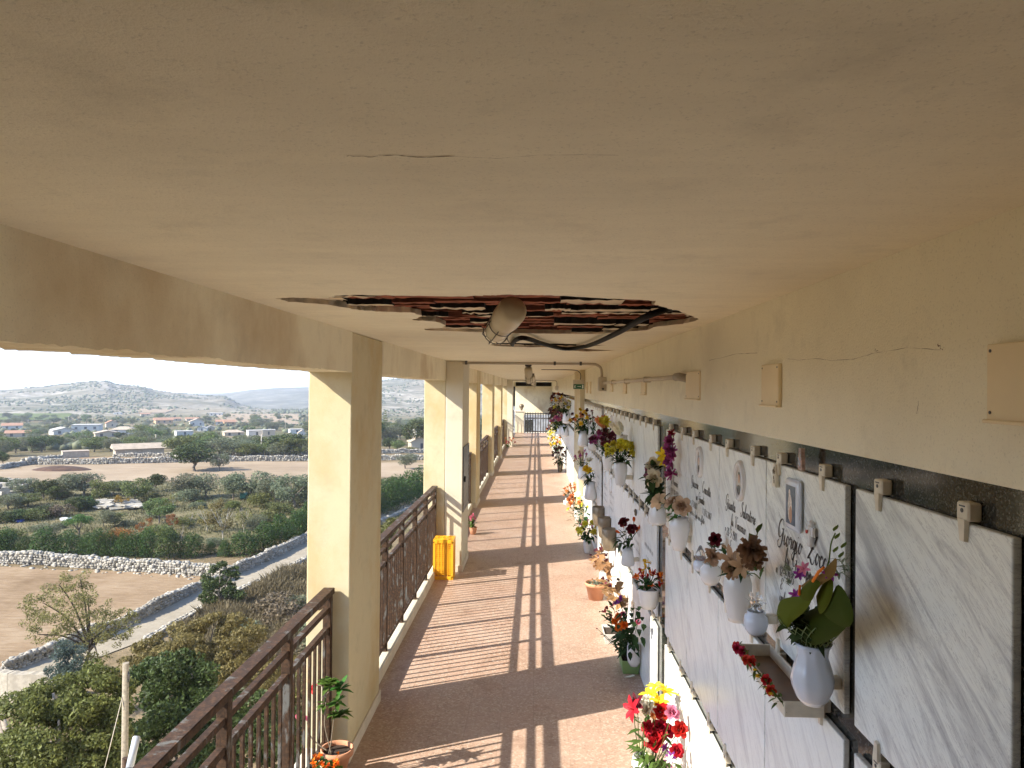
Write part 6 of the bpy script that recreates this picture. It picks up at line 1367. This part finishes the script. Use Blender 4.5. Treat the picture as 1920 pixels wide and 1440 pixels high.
pq = [G(-60, 1296), G(20, 1306), G(105, 1312)]; m = MB()
for a, b_ in zip(pq[:-1], pq[1:]):
    t_ = (b_-a).normalized(); s_ = Vector((t_.y, -t_.x, 0))*.2; n_ = 12; V = []
    for i in range(n_+1): q = a.lerp(b_, i/n_); z = GZ+1.15+rg.uniform(-.05, .05); V += [(q.x-s_.x, q.y-s_.y, GZ), (q.x-s_.x, q.y-s_.y, z), (q.x+s_.x, q.y+s_.y, z), (q.x+s_.x, q.y+s_.y, GZ)]
    m.add(V, [(i*4+k, i*4+k+1, i*4+k+5, i*4+k+4) for i in range(n_) for k in range(3)]+[(0, 1, 2, 3), (n_*4+3, n_*4+2, n_*4+1, n_*4)])
tag(m.build('stone_parapet', stonemat('cream_masonry', [(.42, .37, .29), (.50, .45, .36)], 3)), 'pale stone parapet at the left edge near the road bend', 'stone wall')

# ---- houses of the valley
m_hw = [simple('white_render', (.50, .485, .44), .9, .06), simple('cream_render', (.44, .37, .27), .9, .06), simple('ochre_render', (.42, .28, .15), .9, .06), simple('stone_render', (.40, .34, .26), .95, .2, 2)]
m_hr = [simple('clay_roof', (.33, .18, .11), .95, .15, 1), simple('pale_tile_roof', (.38, .31, .23), .95, .15, 1), simple('concrete_roof', (.40, .375, .335), .95, .1, 1)]
m_win = simple('window_shade', (.05, .055, .06), .3, .2)
def house(px, py, wpx, hpx, roof, wm, rm, label, rz=0, group='houses in the valley', depth=.8):
    g_ = G(px, py); w_ = wpx*g_.y/FPX; h_ = hpx*g_.y/FPX; wl = h_*(.62 if roof != 'flat' else .92); d_ = w_*depth
    t = thing('house', label, 'house', g_+Vector((0, d_/2, 0)), math.atan2(-g_.x, g_.y)+rz, group)
    m = MB(); m.box((-w_/2, -d_/2, -3), (w_/2, d_/2, wl))
    if roof == 'gable': m.add([(-w_/2, -d_/2, wl), (w_/2, -d_/2, wl), (0, -d_/2, h_*.98), (-w_/2, d_/2, wl), (w_/2, d_/2, wl), (0, d_/2, h_*.98)], [(0, 1, 2), (4, 3, 5)])
    m.build('wall', m_hw[wm], t); e = .06*w_; m = MB(); th = h_*.05
    if roof == 'hip': m.add([(-w_/2-e, -d_/2-e, wl), (w_/2+e, -d_/2-e, wl), (w_/2+e, d_/2+e, wl), (-w_/2-e, d_/2+e, wl), (-w_*.2, 0, h_), (w_*.2, 0, h_)], [(0, 1, 5, 4), (1, 2, 5), (2, 3, 4, 5), (3, 0, 4), (3, 2, 1, 0)])
    elif roof == 'gable':
        for s_ in (-1, 1): m.add([(0, -d_/2-e, h_), (s_*(w_/2+e), -d_/2-e, wl-h_*.03), (s_*(w_/2+e), d_/2+e, wl-h_*.03), (0, d_/2+e, h_), (0, -d_/2-e, h_+th), (s_*(w_/2+e), -d_/2-e, wl-h_*.03+th), (s_*(w_/2+e), d_/2+e, wl-h_*.03+th), (0, d_/2+e, h_+th)], BF)
    elif roof == 'side': m.add([(-w_/2-e, -d_/2-e, wl), (w_/2+e, -d_/2-e, wl), (w_/2+e, 0, h_), (-w_/2-e, 0, h_), (-w_/2-e, d_/2+e, wl), (w_/2+e, d_/2+e, wl)], [(0, 1, 2, 3), (3, 2, 5, 4), (0, 3, 4), (1, 5, 2)])
    else: m.box((-w_/2-e*.3, -d_/2-e*.3, wl), (w_/2+e*.3, d_/2+e*.3, h_))
    m.build('roof', m_hr[rm], t)
    n = max(1, int(w_/4)); q = MB(); ww = min(.7, w_*.06); q.box((-ww, -.06, -.7), (ww, .0, .7)); q = q.mesh('window', m_win)
    if wm != 3:
        for i in range(n): link('window', q, t, ((i+.5)/n*w_-w_/2, -d_/2-.01, wl*.55))
    return t
for x, y, w_, h_, rf, wm, rm, lab in HS: house(*Zx(x, y), w_/3.2, h_/3.2, rf, wm, rm, lab, rnd.uniform(-.25, .25))
house(*Zx(795, 690), 265/3.2, 76/3.2, 'side', 3, 1, 'long old stone barn with a broken roof above the field', .12, depth=.5); house(*Zx(425, 700), 140/3.2, 42/3.2, 'flat', 3, 1, 'small roofless stone hut left of the old barn', .1, depth=.6)
house(785, 846, 40, 28, 'gable', 1, 1, 'pale gabled house with chimneys seen between the piers', .2); house(711, 836, 14, 16, 'gable', 1, 0, 'house corner beside the tall pine between the piers')
m = MB(); q = G(773, 846); 
for dx in (0, 2.2): m.box((q.x+dx-.5, q.y+3, q.z), (q.x+dx+.5, q.y+4, q.z+6.2))
tag(m.build('chimney_stack', m_hw[0]), 'pair of pale chimney stacks by the gabled house between the piers', 'chimney')
for x, y0_, y1_, lab in ((410, 512, 448, 'thin pole among the trees left of the flat white building'), (935, 645, 556, 'grey pole just right of the old barn'), (1568, 672, 556, 'tall pole before the long white building'), (1712, 540, 448, 'thin pole high on the right, near the pier'), (553, 500, 452, 'short pole above the terracotta house'), (168, 515, 470, 'short pole over the red-roofed house at the left')):
    g_ = G(*Zx(x, y0_)); h_ = (y0_-y1_)/3.2*g_.y/FPX; m = MB(); m.tube([(0, 0, 0), (0, 0, h_)], [.16, .11], 8); m.tube([(-.5, 0, h_*.95), (.5, 0, h_*.95)], .05, 5); tag(m.build('utility_pole', m_conduit, None, g_), lab, 'pole', 'poles in the valley')
for px, y0_, y1_, lab in ((731, 827, 803, 'pole beside the pine between the piers'), (754, 812, 795, 'thin pole behind the gabled house between the piers')):
    g_ = G(px, y0_); h_ = (y0_-y1_)*g_.y/FPX; m = MB(); m.tube([(0, 0, 0), (0, 0, h_)], [.18, .12], 8); tag(m.build('utility_pole', m_conduit, None, g_), lab, 'pole', 'poles in the valley')
g_ = G(*Zx(1468, 945)); m = MB(); m.cbox((-.5, -.3, 0), (.5, .3, .7), .05); m.box((-.54, -.34, .701), (.54, .34, .76)); tag(m.build('green_box', simple('green_paint', (.02, .16, .11), .5), None, g_), 'small green box under the olive trees', 'box')
g_ = G(*Zx(118, 1083)); m = MB(); m.lathe([(.5, 0), (.45, .2), (.2, .3), (0, .32)], 10); tag(m.build('tarp', simple('blue_tarp', (.02, .06, .30), .5), None, g_), 'blue tarp bundle by the inner hedge', 'tarp')
g_ = G(*Zx(395, 1075)); m = MB(); m.cbox((-.5, -.3, 0), (.5, .3, .3), .05); tag(m.build('white_tub', m_white, None, g_), 'white tub on the dry grass above the umbrella-shaped tree', 'tub')
# ================================================================== light, sky, air
sd = Vector((1, .475, -.769)).normalized(); el = math.asin(-sd.z); rot = math.atan2(-sd.x, -sd.y)
W = bpy.data.worlds.new('World'); S.world = W; W.use_nodes = True; nt = W.node_tree; bg = nt.nodes['Background']
sk = nt.nodes.new('ShaderNodeTexSky'); sk.sky_type = 'NISHITA'; sk.sun_disc = False; sk.sun_elevation = el; sk.sun_rotation = rot % (2*math.pi)
sk.air_density = .6; sk.dust_density = .3; sk.ozone_density = 3.0; sk.altitude = 0
nt.links.new(sk.outputs[0], bg.inputs[0]); bg.inputs[1].default_value = SKY
sl = bpy.data.lights.new('sun', 'SUN'); sl.energy = SUN; sl.angle = R(.5); sl.color = (1, .93, .80); so = link('sun', sl); so.rotation_mode = 'QUATERNION'; so.rotation_quaternion = sd.to_track_quat('-Z', 'Y')
if HAZE:
    m = bpy.data.materials.new('haze'); m.use_nodes = True; n_ = m.node_tree; n_.nodes.remove(n_.nodes['Principled BSDF'])
    v = n_.nodes.new('ShaderNodeVolumePrincipled'); v.inputs['Color'].default_value = (.80, .88, 1, 1); v.inputs['Density'].default_value = HAZE; v.inputs['Anisotropy'].default_value = .2
    n_.links.new(v.outputs[0], n_.nodes['Material Output'].inputs['Volume'])
    mb = MB(); mb.box((-7200, -7200, -640), (7200, 7200, 330)); tag(mb.build('haze', m), kind='stuff')
S.view_settings.view_transform = 'Standard'; S.view_settings.look = 'None'; S.view_settings.exposure = EXPO; S.view_settings.gamma = 1
S.render.engine = 'CYCLES'; c = S.cycles; c.max_bounces = 10; c.diffuse_bounces = 7; c.glossy_bounces = 4; c.transmission_bounces = 6; c.volume_bounces = 1; c.transparent_max_bounces = 8; c.use_denoising = True
c.caustics_reflective = False; c.caustics_refractive = False; c.sample_clamp_indirect = 8
